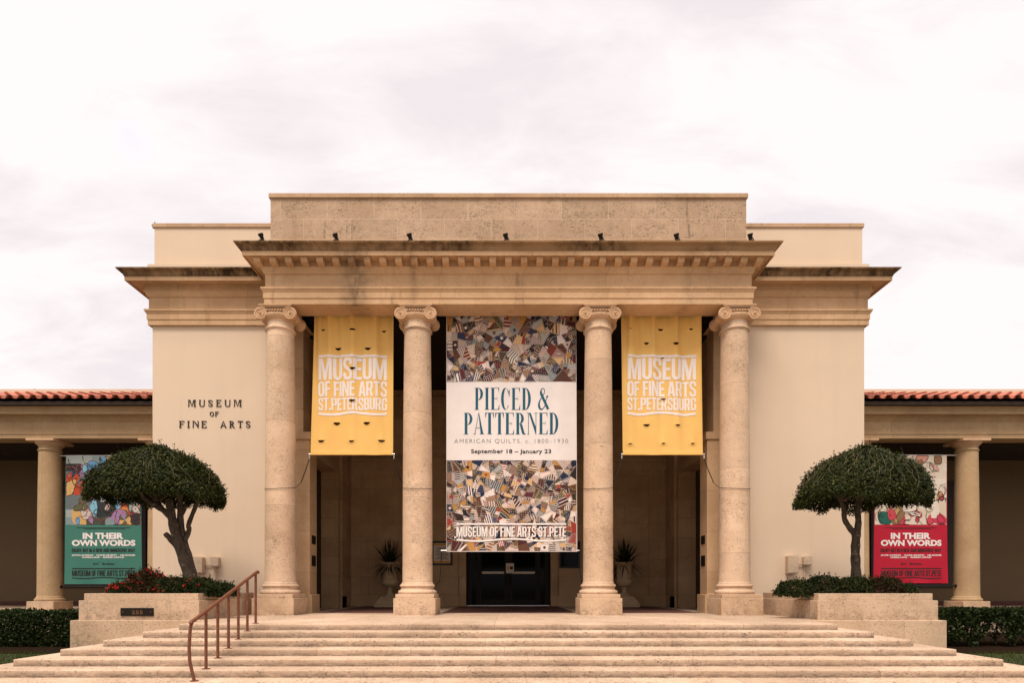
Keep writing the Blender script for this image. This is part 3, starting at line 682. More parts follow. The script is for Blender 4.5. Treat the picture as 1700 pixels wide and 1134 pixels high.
def add_column(name, fn, cx, cy, mats, first=None):
    if first is None:
        pb, sh, cp = fn(cx, cy)
        c = obj(name, sh, M[mats[1]], bld, True); obj('plinth', pb, M[mats[0]], c, bevel=.015); obj('capital', cp, M[mats[2]], c, True)
        return c
    c = first.copy(); COL.objects.link(c); c.parent = bld; c.location = Vector((cx, cy, 0)) - Vector(first['_c'])
    for ch in first.children: d = ch.copy(); COL.objects.link(d); d.parent = c
    return c
CY = 16.64
first = None
for x in (-6.42, -2.56, 2.53, 6.37):
    c = add_column('ionic_column', ionic, x, CY, ('plinth_stone', 'column_stone', 'carved'), first)
    if first is None: first = c; c['_c'] = (x, CY, 0.0)
for c in [o for o in bpy.data.objects if '_c' in o]: del c['_c']

# ------------------------------------------------------------------ colonnade wings
DW = 20.36
def tuscan(cx, cy):
    w_ = .457
    pb = MB(); pb.box(cx - w_, cx + w_, cy - w_, cy + w_, ZP - .02, 1.16)
    sh = MB(); prof = [(.36, 1.15), (.43, 1.16), (.448, 1.19), (.45, 1.215), (.44, 1.245), (.415, 1.26), (.405, 1.262), (.405, 1.29), (.385, 1.31), (.375, 1.36)]
    for i in range(1, 11): t = i / 10; prof.append((.372 - .045 * t + .008 * math.sin(PI * t), 1.36 + (6.30 - 1.36) * t))
    prof += [(.352, 6.305), (.362, 6.325), (.352, 6.345), (.328, 6.35), (.326, 6.47)]
    sh.lathe(prof, (cx, cy, 0), 40)
    cp = MB(); cp.lathe([(.326, 6.465), (.345, 6.475), (.35, 6.49), (.36, 6.50), (.40, 6.53), (.43, 6.57), (.44, 6.60), (.40, 6.605)], (cx, cy, 0), 40); cp.box(cx - .47, cx + .47, cy - .47, cy + .47, 6.60, 6.686)
    return pb, sh, cp
first = None
for x in (-15.8, 15.8, -12.02, 12.02, -19.5, 19.5, -23.2, 23.2, -26.9, 26.9):
    c = add_column('colonnade_column', tuscan, x, DW, ('plinth_stone', 'wing_stone', 'carved'), first)
    if first is None: first = c; c['_c'] = (x, DW, 0.0)
for c in [o for o in bpy.data.objects if '_c' in o]: del c['_c']
XE = 28.5
for s in (-1, 1):
    A, B_ = s * (XB - .2), s * XE; a, b = sorted((A, B_))
    def ws(name, prof, mat, close=True, yb=DW - .36):
        mb = MB(); mb.sweep([(b, yb), (a, yb)] if False else [(a, yb), (b, yb)], [(-o, z) for o, z in prof] if False else prof, close); return mb
    y0 = 20.0
    prof = [(y0 + .62, 6.69), (y0, 6.69), (y0, 6.825), (y0 - .025, 6.83), (y0 - .025, 6.855), (y0 + .015, 6.86), (y0 + .015, 7.27), (y0 - .01, 7.275), (y0 - .02, 7.30), (y0 - .06, 7.36), (y0 - .13, 7.41), (y0 - .14, 7.43), (y0 - .30, 7.43), (y0 - .30, 7.53), (y0 - .315, 7.54), (y0 - .315, 7.565), (y0 - .325, 7.58), (y0 - .35, 7.63), (y0 - .39, 7.66), (y0 - .40, 7.665), (y0 - .40, 7.72), (y0 + .62, 7.74)]
    mb = MB(); n = len(prof); mb.add([(X, y, z) for X in (a, b) for y, z in prof], [(i, (i + 1) % n, n + (i + 1) % n, n + i) for i in range(n)] + [tuple(range(n)), tuple(range(n, 2 * n))])
    obj('colonnade_entablature', mb, M['wing_stone'], bld)
    mb = MB(); mb.box(a, b, y0 - .54, y0 - .405, 7.655, 7.785); mb.box(a, b, y0 - .405, y0 - .1, 7.742, 7.80); obj('gutter', mb, M['gutter'], bld, bevel=.01)
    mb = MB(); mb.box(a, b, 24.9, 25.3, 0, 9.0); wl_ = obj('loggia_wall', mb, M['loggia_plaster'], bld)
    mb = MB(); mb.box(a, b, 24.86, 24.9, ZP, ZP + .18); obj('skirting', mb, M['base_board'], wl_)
    mb = MB(); mb.box(a, b, y0 + .2, 25.0, 7.0, 7.3); obj('loggia_ceiling', mb, M['ceiling'], bld)
    mb = MB(); mb.box(a, b, 19.75, 25, 0, ZP - .004); mb.box(a, b, 19.68, 20.0, ZP - .14, ZP); obj('loggia_floor', mb, M['step_stone'], bld, bevel=.01)
    # tall dark window on the rear wall, behind the banner
    wa, wb = sorted((s * 15.25, s * 18.95)); mb = MB()
    for p, q in ((wa, wa + .7), (wb - .7, wb), ((wa + wb) / 2 - .06, (wa + wb) / 2 + .06)): mb.box(p, q, 24.82, 24.9, 1.62, 6.1)
    for p, q in ((1.62, 1.78), (5.94, 6.1), (3.9, 3.98)): mb.box(wa, wb, 24.83, 24.9, p, q)
    wn_ = obj('loggia_window', mb, M['dark_wood'], bld, bevel=.008); mb = MB(); mb.box(wa + .1, wb - .1, 24.87, 24.89, 1.7, 6.0); obj('glass_pane', mb, M['glass'], wn_)
    # roof: interlocking barrel tiles over a sloping deck, wall behind
    za, zb_, ya, yb = 7.82, 8.78, 19.42, 22.0; sl = math.atan2(zb_ - za, yb - ya)
    mb = MB(); mb.add([(X, y, z) for X in (a, b) for y, z in ((ya + .1, za - .06), (yb, zb_ - .05), (yb, 7.75), (ya + .1, 7.75))], [(0, 1, 5, 4), (1, 2, 6, 5), (2, 3, 7, 6), (3, 0, 4, 7), (0, 1, 2, 3), (4, 5, 6, 7)]); obj('roof_deck', mb, M['gutter'], bld)
    mb = MB(); pitch = .386; rows = 6; rt = random.Random(11 + s); L = math.hypot(zb_ - za, yb - ya)
    nx = int((b - a) / pitch)
    def shell(xc, r_, t0, t1, lift, up, jx):
        vs = []; n = 8
        for tt, rr in ((t0, r_ * 1.06), (t1, r_ * .9)):
            for th in (0, .028):
                for i in range(n + 1):
                    an = PI * i / n; q = rr - th; hx = math.cos(an) * q; hz = math.sin(an) * q * (.80 if up else -.42)
                    hz += lift + (.035 if tt == t0 else 0)
                    vs.append((xc + hx + jx, ya + tt * math.cos(sl) - math.sin(sl) * hz, za + tt * math.sin(sl) + math.cos(sl) * hz))
        m = n + 1; fs = []
        for i in range(n): fs += [(i, i + 1, 2 * m + i + 1, 2 * m + i), (m + i, 3 * m + i, 3 * m + i + 1, m + i + 1), (i, m + i, m + i + 1, i + 1), (2 * m + i, 2 * m + i + 1, 3 * m + i + 1, 3 * m + i)]
        mb.add(vs, fs)
    for i in range(nx + 1):
        xc = a + .15 + i * pitch
        if xc > b: break
        for j in range(rows):
            t0 = j * L / rows; jx = rt.uniform(-.012, .012)
            shell(xc, .122, t0, t0 + L / rows + .06, .035, True, jx)
            shell(xc + pitch / 2, .10, t0 - .02, t0 + L / rows + .06, .045, False, jx)
    obj('tiled_roof', mb, M['tile'], bld, True)
    mb = MB(); xx = a
    while xx < b:
        mb.lathe([(.135, xx), (.128, xx + .40), (.11, xx + .44)], (0, 0, 0), 10, axis='Z'); n0 = len(mb.v) - 30
        mb.v[n0:] = [(z, yb - .05 + y, zb_ - .02 + x * .8) for x, y, z in mb.v[n0:]]
        xx += .41
    obj('ridge_tiles', mb, M['tile'], bld, True)
    mb = MB(); mb.box(a, b, 22.1, 22.5, 8.0, 9.07); obj('rear_parapet', mb, M['plaster'], bld)

# ------------------------------------------------------------------ wall lettering, plaques
sign = thing('wall_lettering', (-8.7, DM, 5.9), 'dark metal capitals naming the museum on the plaster wall left of the portico', 'sign')
KX = DM / F
def px(x, d): return (x - 844) * d / F
def pz(y, d): return ZE + (976 - y) * d / F
def extrude(mb, dy):
    n = len(mb.v); mb.v += [(x, y + dy, z) for x, y, z in mb.v]; fs = list(mb.f)
    from collections import Counter
    mb.f += [tuple(i + n for i in f[::-1]) for f in fs]
    for f in fs:
        for i in range(len(f)): a, b = f[i], f[(i + 1) % len(f)]; mb.f.append((b, a, a + n, b + n))
    mb.c += [None] * (len(mb.f) - len(mb.c)); return mb
for txt, x0, x1, yb, h, sp in (('MUSEUM', 312.5, 401, 675.5, 11.2, .46), ('OF', 348.5, 363.5, 691.5, 7.6, .2), ('FINE  ARTS', 297.8, 416, 710.5, 11.2, .40)):
    fn = lambda c: serif(c, .15, .085, 1.7)
    wd = glyph_tris(txt, fn, sp)[1]; k = (px(x1, DM) - px(x0, DM)) / wd; xx = px(x0, DM)
    for ch in txt:
        adv = fn(ch)[1]
        if ch != ' ':
            tr, w1 = glyph_tris(ch, fn, 0)
            obj('raised_letter', extrude(letter_mb(tr, w1, xx, xx + w1 * k, pz(yb, DM), h * KX, lambda x, z: DM - .02, 0, 9), .026), M['letter_black'], sign, fix=False)
        xx += (adv + sp) * k
def plaque(x, yy, z0, z1, s, label):
    mb = MB(); a, b = sorted((x, x - s * .02)); mb.box(a, b, yy, yy + .34, z0, z1)
    t = obj('wall_plaque', mb, M['bronze'], at=(x, yy, z0), bevel=.006); tag(t, label, 'plaque', 'bronze plaques on the porch piers')
for s, side in ((-1, 'left'), (1, 'right')):
    for z0, z1, ht in ((2.95, 3.21, 'upper'), (2.28, 2.60, 'lower')):
        plaque(s * 5.92, 17.76, z0, z1, s, '%s of two dark bronze plaques on the inner side of the %s porch pier' % (ht, side))

# ------------------------------------------------------------------ stone planters
def planter(s):
    t = thing('stone_planter', (s * 8.6, 14.5, 0), 'long travertine planter beside the steps with %s' % ('a black 255 plaque on its front' if s < 0 else 'a blank front and a single stemmed tree'), 'planter', 'stone planters flanking the steps')
    def bx(mb, x0, x1, *r): a, b = sorted((s * x0, s * x1)); mb.box(a, b, *r)
    mb = MB(); bx(mb, 6.9, 10.14, 13.65, 17.0, 0, ZP - .003); obj('base_course', mb, M['planter_base'], t, bevel=.012)
    mb = MB(); bx(mb, 7.27, 10.10, 13.87, 14.2, ZP - .02, 1.325); bx(mb, 7.27, 7.6, 14.2, 17.0, ZP - .02, 1.325); bx(mb, 9.64, 10.10, 14.2, 17.0, ZP - .02, 1.325); bx(mb, 7.6, 9.64, 16.7, 17.0, ZP - .02, 1.325); obj('lower_course', mb, M['planter_stone'], t, bevel=.012)
    mb = MB(); bx(mb, 7.33, 10.03, 13.95, 14.2, 1.325, 1.49); bx(mb, 7.33, 7.58, 14.2, 17.0, 1.325, 1.49); bx(mb, 9.65, 10.03, 14.2, 17.0, 1.325, 1.49); bx(mb, 7.58, 9.65, 16.72, 17.0, 1.325, 1.49); obj('rim_course', mb, M['planter_stone'], t, bevel=.012)
    mb = MB(); bx(mb, 7.58, 9.66, 14.18, 16.73, 1.2, 1.43); obj('soil', mb, M['soil'], t)
planter(-1); planter(1)
pq = thing('address_plaque', (px(228, 13.85), 13.85, 1.0), 'small black plaque with raised number 255 on the planter front', 'plaque')
xa, xb, za, zb_ = px(201, 13.87), px(255.5, 13.87), pz(1023.4, 13.87), pz(1010, 13.87)
mb = MB(); mb.box(xa, xb, 13.845, 13.872, za, zb_); obj('plate', mb, M['bronze'], pq, bevel=.006)
tr, wd = font_tris('255', .02, 1.1); mb = letter_mb(tr, wd, px(219, 13.85), px(237.5, 13.85), pz(1020.4, 13.85), 6.4 * 13.85 / F, lambda x, z: 13.838, 0, 9); obj('digits', extrude(mb, .01), M['gold_digits'], pq, fix=False)
for x in (xa + .06, xb - .06): mb = MB(); mb.ball((x, 13.843, (za + zb_) / 2), .014, 6); obj('screw', mb, M['gold_digits'], pq, True)

# ------------------------------------------------------------------ handrail
hr = thing('handrail', (-5.17, 10.9, 0), 'rusty brown steel handrail climbing the steps on the left', 'handrail')
def rx(d): return -5.08 - .08 * (d - 9.5)
def rz(d): return 1.10 + (d - 9.55) * (1.955 - 1.10) / (12.46 - 9.55)
rail = MB(); pts = [(rx(9.42), 9.46, rz(9.5) - .035), (rx(9.42), 9.42, rz(9.5) - .012), (rx(9.45), 9.45, rz(9.47) + .008), (rx(9.55), 9.55, rz(9.55))] + [(rx(d), d, rz(d)) for d in (10.3, 11, 11.8, 12.45)] + [(rx(12.6), 12.55, rz(12.5)), (rx(12.6), 12.57, rz(12.5) - .03)]
rail.tube(pts, .031, 12); obj('rail', rail, M['rail'], hr, True)
for k in range(7):
    d = 12.25 - TR * (6 - k) + (.16 if k else .12); x = rx(d); z0 = ZP - RI * (6 - k)
    mb = MB()
    if k == 0: mb.tube([(x + .04, d, z0), (x + .01, d, z0 + .12), (x - .035, d, z0 + .32), (x - .045, d, z0 + .55), (x - .03, d, z0 + .8), (x - .01, d, rz(d) - .01)], .026, 10)
    else: mb.tube([(x, d, z0), (x, d, rz(d) - .01)], .026, 10)
    p = obj('post', mb, M['rail'], hr, True)
    mb = MB(); mb.lathe([(.001, z0 + .014), (.062, z0 + .012), (.066, z0)], (x + (.04 if k == 0 else 0), d, 0), 14); obj('foot_flange', mb, M['rail'], p, True)

# ------------------------------------------------------------------ banners
def clip(poly, p, n):
    out = []
    for i in range(len(poly)):
        a, b = poly[i], poly[(i + 1) % len(poly)]; da = (a[0] - p[0]) * n[0] + (a[1] - p[1]) * n[1]; db = (b[0] - p[0]) * n[0] + (b[1] - p[1]) * n[1]
        if da >= 0: out.append(a)
        if (da < 0) != (db < 0): t = da / (da - db); out.append((a[0] + (b[0] - a[0]) * t, a[1] + (b[1] - a[1]) * t))
    return out
def area(p): return abs(sum(p[i][0] * p[(i + 1) % len(p)][1] - p[(i + 1) % len(p)][0] * p[i][1] for i in range(len(p)))) / 2
def cen(p): return (sum(a for a, b in p) / len(p), sum(b for a, b in p) / len(p))
def crazy(poly, amin, amax, rd, out):
    A = area(poly)
    if A < amin or (A < amax and rd.random() < .45): out.append(poly); return
    c = cen(poly); big = max((math.dist(poly[i], poly[i - 1]), i, i - 1) for i in range(len(poly)))
    i, j = big[1], big[2]; a = math.atan2(poly[j][1] - poly[i][1], poly[j][0] - poly[i][0]) + rd.gauss(0, .42)
    n = (math.cos(a), math.sin(a)); p = (c[0] + rd.uniform(-.12, .12) * math.sqrt(A), c[1] + rd.uniform(-.16, .16) * math.sqrt(A))
    for sg in (1, -1):
        q = clip(poly, p, (n[0] * sg, n[1] * sg))
        if len(q) > 2: crazy(q, amin, amax, rd, out)
def cloth(x0, x1, z0, z1, yf, nx, nz, taper=0, skip=None):
    mb = MB(); 
    def P(i, j):
        z = z0 + (z1 - z0) * j / nz; f = 1 - j / nz; a = x0 - taper[0] * f if taper else x0; b = x1 + taper[1] * f if taper else x1
        x = a + (b - a) * i / nx; return (x, yf(x, z), z)
    vs = [P(i, j) for j in range(nz + 1) for i in range(nx + 1)]; m = nx + 1; fs = []
    for j in range(nz):
        for i in range(nx):
            q = (j * m + i, j * m + i + 1, (j + 1) * m + i + 1, (j + 1) * m + i)
            if skip:
                cx = (vs[q[0]][0] + vs[q[2]][0]) / 2; cz = (vs[q[0]][2] + vs[q[2]][2]) / 2
                if skip(cx, cz): continue
            fs.append(q)
    mb.add(vs, fs); return mb
def patch_mb(polys, yf, lift, mx=.2):
    """polys: (polygon, colour, extra lift)"""
    mb = MB()
    for p, c, l in polys:
        if len(p) < 3 or area(p) < 1e-6: continue
        ar = sum(p[i][0] * p[(i + 1) % len(p)][1] - p[(i + 1) % len(p)][0] * p[i][1] for i in range(len(p)))
        if ar < 0: p = p[::-1]
        ce = cen(p)
        if max(math.dist(ce, q) for q in p) > mx:
            for i in range(len(p)):
                for t, _ in split_tris([([ce, p[i], p[(i + 1) % len(p)]], 0)], mx): mb.add([(a, yf(a, b) - lift - l, b) for a, b in t], [(0, 1, 2)], c)
        else: mb.add([(a, yf(a, b) - lift - l, b) for a, b in p], [tuple(range(len(p)))], c)
    return mb
def wave(x0, x1, z, amp, n=48): return [(x0 + (x1 - x0) * i / n, z + amp * math.sin(2 * PI * 1.55 * i / n + 2.9)) for i in range(n + 1)]

YB = 17.02; YS = YB / F
# --- two yellow banners
def yellow_banner(xt0, xt1, xb0, xb1, label, ph, slits):
    x0, x1, z0, z1 = px(xt0, YB), px(xt1, YB), pz(756, YB), 9.62
    t = thing('yellow_banner', ((x0 + x1) / 2, YB, z0), label, 'banner', 'yellow museum banners between the columns')
    def yf(x, z):
        f = (z - z0) / (z1 - z0); u = x - x0
        v = .036 * math.sin(9.5 * u + ph + .7 * math.sin(3 * f)) * (.25 + 1.0 * f) + .024 * math.sin(19 * u + 2 * ph + 1.5 * f) * (.15 + 1.1 * f * f) + .006 * math.sin(37 * u + ph) * f * f + .02 * math.sin(2.6 * u + 2.1 * f + ph)
        for sx, sz, sw in slits_w:
            dxx = (x - sx) / .09; dzz = (z - sz)
            if dzz > -.1: v -= .034 * math.exp(-dxx * dxx) * math.exp(-max(0, dzz) / .32) * (1 if dzz > 0 else (dzz + .1) / .1)
        return YB + v
    slits_w = [(px(a, YB), pz(b, YB), c * YS) for a, b, c in slits]
    def skip(x, z):
        for sx, sz, sw in slits_w:
            if z < sz and z > sz - sw * .8 and ((x - sx) / sw) ** 2 + ((z - sz) / (sw * .72)) ** 2 < 1: return True
        return False
    obj('banner_fabric', cloth(x0, x1, z0, z1, yf, 150, 260, (x0 - px(xb0, YB), px(xb1, YB) - x1), skip), M['yellow'], t, 'all', fix=False)
    cx = (xt0 + xt1) / 2; dxx = cx - 587 if cx < 844 else cx - 1097; o = 585.5 if cx < 844 else 1098.5
    for txt, yb, h, a, b in (('MUSEUM', 631, 36, -57, 56.5), ('OF FINE ARTS', 658.7, 25.2, -57.5, 57), ('ST.PETERSBURG', 681.5, 20.6, -57.5, 57)):
        tr, wd = glyph_tris(txt, grot, .045)
        obj('lettering', letter_mb(tr, wd, px(o + a, YB), px(o + b, YB), pz(yb, YB), h * YS, yf, .008, .045, skip), M['white_print'], t, fix=False)
    mb = line_mb([(px(o - 57 + i * 1.9, YB), pz(591.5, YB)) for i in range(61)], 4 * YS, yf, .008)
    w2 = line_mb(wave(px(o - 57, YB), px(o + 56.5, YB), pz(687, YB), 1.7 * YS, 90), 4 * YS, yf, .008); mb.add(w2.v, w2.f); obj('printed_rule', mb, M['white_print'], t, fix=False)
    # hem with the steel rod in it
    b0, b1 = px(xb0, YB), px(xb1, YB)
    mb = MB(); mb.tube([(b0 - .05, YB, z0 + .03), (b1 + .05, YB, z0 + .03)], .017, 8); obj('rod', mb, M['steel'], t, True)
    mb = MB(); mb.box(b0 + .005, b1 - .005, YB - .022, YB + .022, z0 + .0, z0 + .115); obj('hem', mb, M['yellow'], t, bevel=.015)
    # elastic tethers back to the columns
    for bx_, cx_, sg in ((b0 - .03, -6.42 if cx < 844 else 2.53, 1), (b1 + .03, -2.56 if cx < 844 else 6.37, -1)):
        ex = cx_ + sg * .40
        mb = MB(); mb.tube([(bx_, YB, z0), (bx_, YB - .01, z0 - .12)], .014, 6); obj('tether_hook', mb, M['steel'], t, True)
        far = (abs(ex - bx_) > .35); e = (bx_ + (ex - bx_) * .72, YB - .12, z0 - .82)
        mb = MB(); mb.tube([(bx_, YB - .01, z0 - .1), (bx_ * .55 + e[0] * .45, YB - .06, z0 - .45), e], .013, 6)
        lp = [e]
        for i in range(13): a = (0 if sg > 0 else PI) + sg * -1 * PI * i / 12; lp.append((cx_ + .432 * math.cos(a), CY + .432 * math.sin(a), z0 - 1.0 - .10 * math.sin(PI * i / 12 * .9)))
        mb.tube(lp, .0065, 5); obj('tether', mb, M['black_metal'], t, True)
sl = lambda o, A: [(o + a, b, c) for a, b, c in A]
yellow_banner(521, 653, 515.5, 652.5, 'golden yellow museum banner between the two columns left of the quilt banner', .4, sl(0, [(537, 547, 4), (586, 547, 5), (637, 548, 4), (561.5, 577.5, 5.5), (611, 577.5, 5.5), (586, 611, 5), (585, 664.5, 5), (559, 702, 5.5), (609, 702, 5.5), (533, 731, 5.5), (584, 732, 4.5), (633.5, 731, 5.5)]))
yellow_banner(1031, 1163, 1034, 1167, 'golden yellow museum banner between the two columns right of the quilt banner', 2.2, sl(0, [(1046, 547, 2.5), (1097, 546, 4), (1147, 546, 3), (1073, 570, 4), (1122, 570, 4.5), (1100, 594, 2.5), (1101, 661.5, 4.5), (1073, 705, 5.5), (1125, 705, 4), (1046, 737, 2.5), (1101, 736, 3), (1150, 736, 3)]))

# --- central quilt banner
x0, x1, z0, z1 = px(741, YB), px(956.5, YB), pz(916.5, YB), 9.62
qb = thing('quilt_banner', ((x0 + x1) / 2, YB, z0), 'tall exhibition banner printed with patchwork quilts around a white title panel', 'banner')
def yq(x, z):
    f = (z - z0) / (z1 - z0); u = x - x0
    return YB + .010 * math.sin(3.3 * u + 1.2 * f) + .012 * math.exp(-((u - .22) / .09) ** 2) * (.6 + .4 * math.sin(5 * f)) + .004 * math.sin(11 * u)
obj('banner_fabric', cloth(x0, x1, z0, z1, yq, 70, 90, (0, .03)), M['white_fab'], qb, 'all', fix=False)
PAL = [(.012, .015, .034), (.016, .022, .05), (.014, .018, .04), (.09, .020, .022), (.065, .016, .022), (.018, .013, .012), (.032, .021, .017), (.026, .016, .012), (.11, .046, .026), (.075, .036, .025), (.05, .024, .027), (.62, .47, .38), (.70, .53, .47), (.72, .60, .54), (.64, .50, .40), (.74, .62, .57), (.44, .22, .06), (.60, .38, .20), (.24, .26, .25), (.36, .34, .31), (.11, .085, .05), (.28, .04, .028), (.035, .04, .08), (.28, .165, .11), (.46, .33, .26), (.16, .08, .06), (.52, .40, .34)]
LIGHT = [c for c in PAL if sum(c) > .9]; DARK = [c for c in PAL if sum(c) < .45]
def quilt(xa, xb, za, zb, seed, nm):
    rd = random.Random(seed); ps = []; crazy([(xa, za), (xb, za), (xb, zb), (xa, zb)], .019, .070, rd, ps); out = []; last = None
    for p in ps:
        c = rd.choice(PAL)
        while c == last: c = rd.choice(PAL)
        last = c; dark = sum(c) < .5; alt = rd.choice(LIGHT if dark else DARK); k = rd.random(); ce = cen(p)
        if k < .34:                                                    # stripes / rows of ribbon
            e_ = max(range(len(p)), key=lambda q: math.dist(p[q], p[q - 1])); a = math.atan2(p[e_][1] - p[e_ - 1][1], p[e_][0] - p[e_ - 1][0]) + (PI / 2 if rd.random() < .6 else 0); n = (math.cos(a), math.sin(a)); wd = rd.uniform(.014, .034); rest = p; off = -1.2; i = 0; alts = [c, rd.choice(PAL) if rd.random() < .6 else alt, rd.choice(PAL)]
            while off < 1.2:
                pp = (ce[0] + n[0] * off, ce[1] + n[1] * off); qq = (pp[0] + n[0] * wd, pp[1] + n[1] * wd)
                s_ = clip(clip(p, pp, n), qq, (-n[0], -n[1]))
                if len(s_) > 2: out.append((s_, alts[i % (2 if k < .2 else 3)], 0))
                off += wd; i += 1
        else: out.append((p, c, 0))
        if .34 <= k < .60:                                             # sprigs and dots
            st = rd.uniform(.035, .06); xs = [a for a, b in p]; zs = [b for a, b in p]; xx = min(xs)
            while xx < max(xs):
                zz = min(zs)
                while zz < max(zs):
                    q = (xx + rd.uniform(-.008, .008), zz + rd.uniform(-.008, .008)); d_ = rd.uniform(.007, .013); ok = True; ar = sum(p[i][0] * p[(i + 1) % len(p)][1] - p[(i + 1) % len(p)][0] * p[i][1] for i in range(len(p)))
                    for i in range(len(p)):
                        a, b = p[i], p[(i + 1) % len(p)]; cr = ((b[0] - a[0]) * (q[1] - a[1]) - (b[1] - a[1]) * (q[0] - a[0])) * (1 if ar > 0 else -1)
                        if cr < d_ * math.dist(a, b) * 1.3: ok = False; break
                    if ok: out.append(([(q[0] - d_, q[1]), (q[0], q[1] - d_), (q[0] + d_, q[1]), (q[0], q[1] + d_)], alt, .002))
                    zz += st
                xx += st
        if .60 <= k < .68 and area(p) > .03:                           # a motif in the middle
            rr = math.sqrt(area(p)) * .26; m_ = rd.choice((5, 6, 8)); out.append(([(ce[0] + rr * (1 if i % 2 else .55) * math.cos(i * PI / m_), ce[1] + rr * (1 if i % 2 else .55) * math.sin(i * PI / m_)) for i in range(2 * m_)], alt, .002))
        if rd.random() < .62:                                          # feather stitching along the seams
            sc = rd.choice([(.62, .52, .40), (.60, .50, .46), (.50, .36, .14), (.45, .42, .40)] if dark else [(.10, .05, .04), (.03, .03, .06), (.35, .2, .12), (.12, .12, .08)])
            for i in range(len(p)):
                a, b = p[i], p[(i + 1) % len(p)]; l = math.dist(a, b); n_ = int(l / .034)
                if l < .08: continue
                tx, tz = (b[0] - a[0]) / l, (b[1] - a[1]) / l; nx_, nz_ = (ce[0] - (a[0] + b[0]) / 2), (ce[1] - (a[1] + b[1]) / 2); sg = 1 if (-tz * nx_ + tx * nz_) > 0 else -1
                for j in range(1, n_):
                    s0 = j * .034; bx_, bz_ = a[0] + tx * s0, a[1] + tz * s0; hh = .044 * (1 if j % 2 else .65) * sg
                    out.append(([(bx_ - tx * .007, bz_ - tz * .007), (bx_ + tx * .007, bz_ + tz * .007), (bx_ - tz * hh, bz_ + tx * hh)], sc, .0035))
    obj(nm, patch_mb(out, yq, .004, .16), M['print'], qb, fix=False)
zt0, zt1 = pz(764.5, YB), pz(634, YB)
quilt(x0 + .012, x1 - .004, zt1, 9.6, 5, 'quilt_print'); quilt(x0 + .008, x1 + .008, z0 + .02, zt0, 21, 'quilt_print')
for txt, fn, xa, xb, yb, h, sp, mat in (('PIECED &', serif, 788, 909.5, 680.6, 36.4, .075, 'teal_print'), ('PATTERNED', serif, 770, 927, 721.4, 35.8, .062, 'teal_print')):
    tr, wd = glyph_tris(txt, fn, sp); obj('lettering', letter_mb(tr, wd, px(xa, YB), px(xb, YB), pz(yb, YB), h * YS, yq, .006, .12), M[mat], qb, fix=False)
tr, wd = font_tris('AMERICAN QUILTS, c. 1800\u20131930', -.012, 1.22); obj('lettering', letter_mb(tr, wd, px(754, YB), px(943, YB), pz(735.8, YB), 7 * YS, yq, .006), M['grey_print'], qb, fix=False)
tr, wd = font_tris('September 18 \u2013 January 23', .024, 1.06); obj('lettering', letter_mb(tr, wd, px(782, YB), px(915, YB), pz(753, YB), 7.2 * YS, yq, .006), M['black_print'], qb, fix=False)
tr, wd = glyph_tris('MUSEUM OF FINE ARTS ST.PETE', grot, .05)
obj('lettering_shadow', letter_mb(tr, wd, px(758.6, YB), px(941.2, YB), pz(892.6, YB), 16.5 * YS, yq, .009, .12), M['black_print'], qb, fix=False)
obj('lettering', letter_mb(tr, wd, px(757.8, YB), px(940, YB), pz(891.8, YB), 16.8 * YS, yq, .013, .12), M['white_print'], qb, fix=False)
for dxx, dzz, lf, mat, nm in ((.014, -.012, .009, 'black_print', 'rule_shadow'), (0, 0, .013, 'white_print', 'printed_rule')):
    mb = line_mb([(px(758 + i * 18.2, YB) + dxx, pz(870.5, YB) + dzz) for i in range(11)], 3.0 * YS, yq, lf); w2 = line_mb([(a + dxx, b + dzz) for a, b in wave(px(758, YB), px(940, YB), pz(897, YB), 1.8 * YS)], 3.0 * YS, yq, lf); mb.add(w2.v, w2.f); obj(nm, mb, M[mat], qb, fix=False)
mb = MB(); mb.tube([(x0 - .16, YB + .035, z0 + .035), (x1 + .10, YB + .035, z0 + .035)], .018, 8); obj('rod', mb, M['steel'], qb, True)
for s, cx_ in ((-1, -2.56), (1, 2.53)):
    xs_ = x0 - .14 if s < 0 else x1 + .1; mb = MB(); mb.tube([(xs_, YB, z0), (xs_ - .02, YB, z0 - .5), (xs_ + s * .05, YB - .03, z0 - .85), (cx_ - s * .36, CY + .3, z0 - 1.12)], .012, 6); obj('tether', mb, M['black_metal'], qb, True)

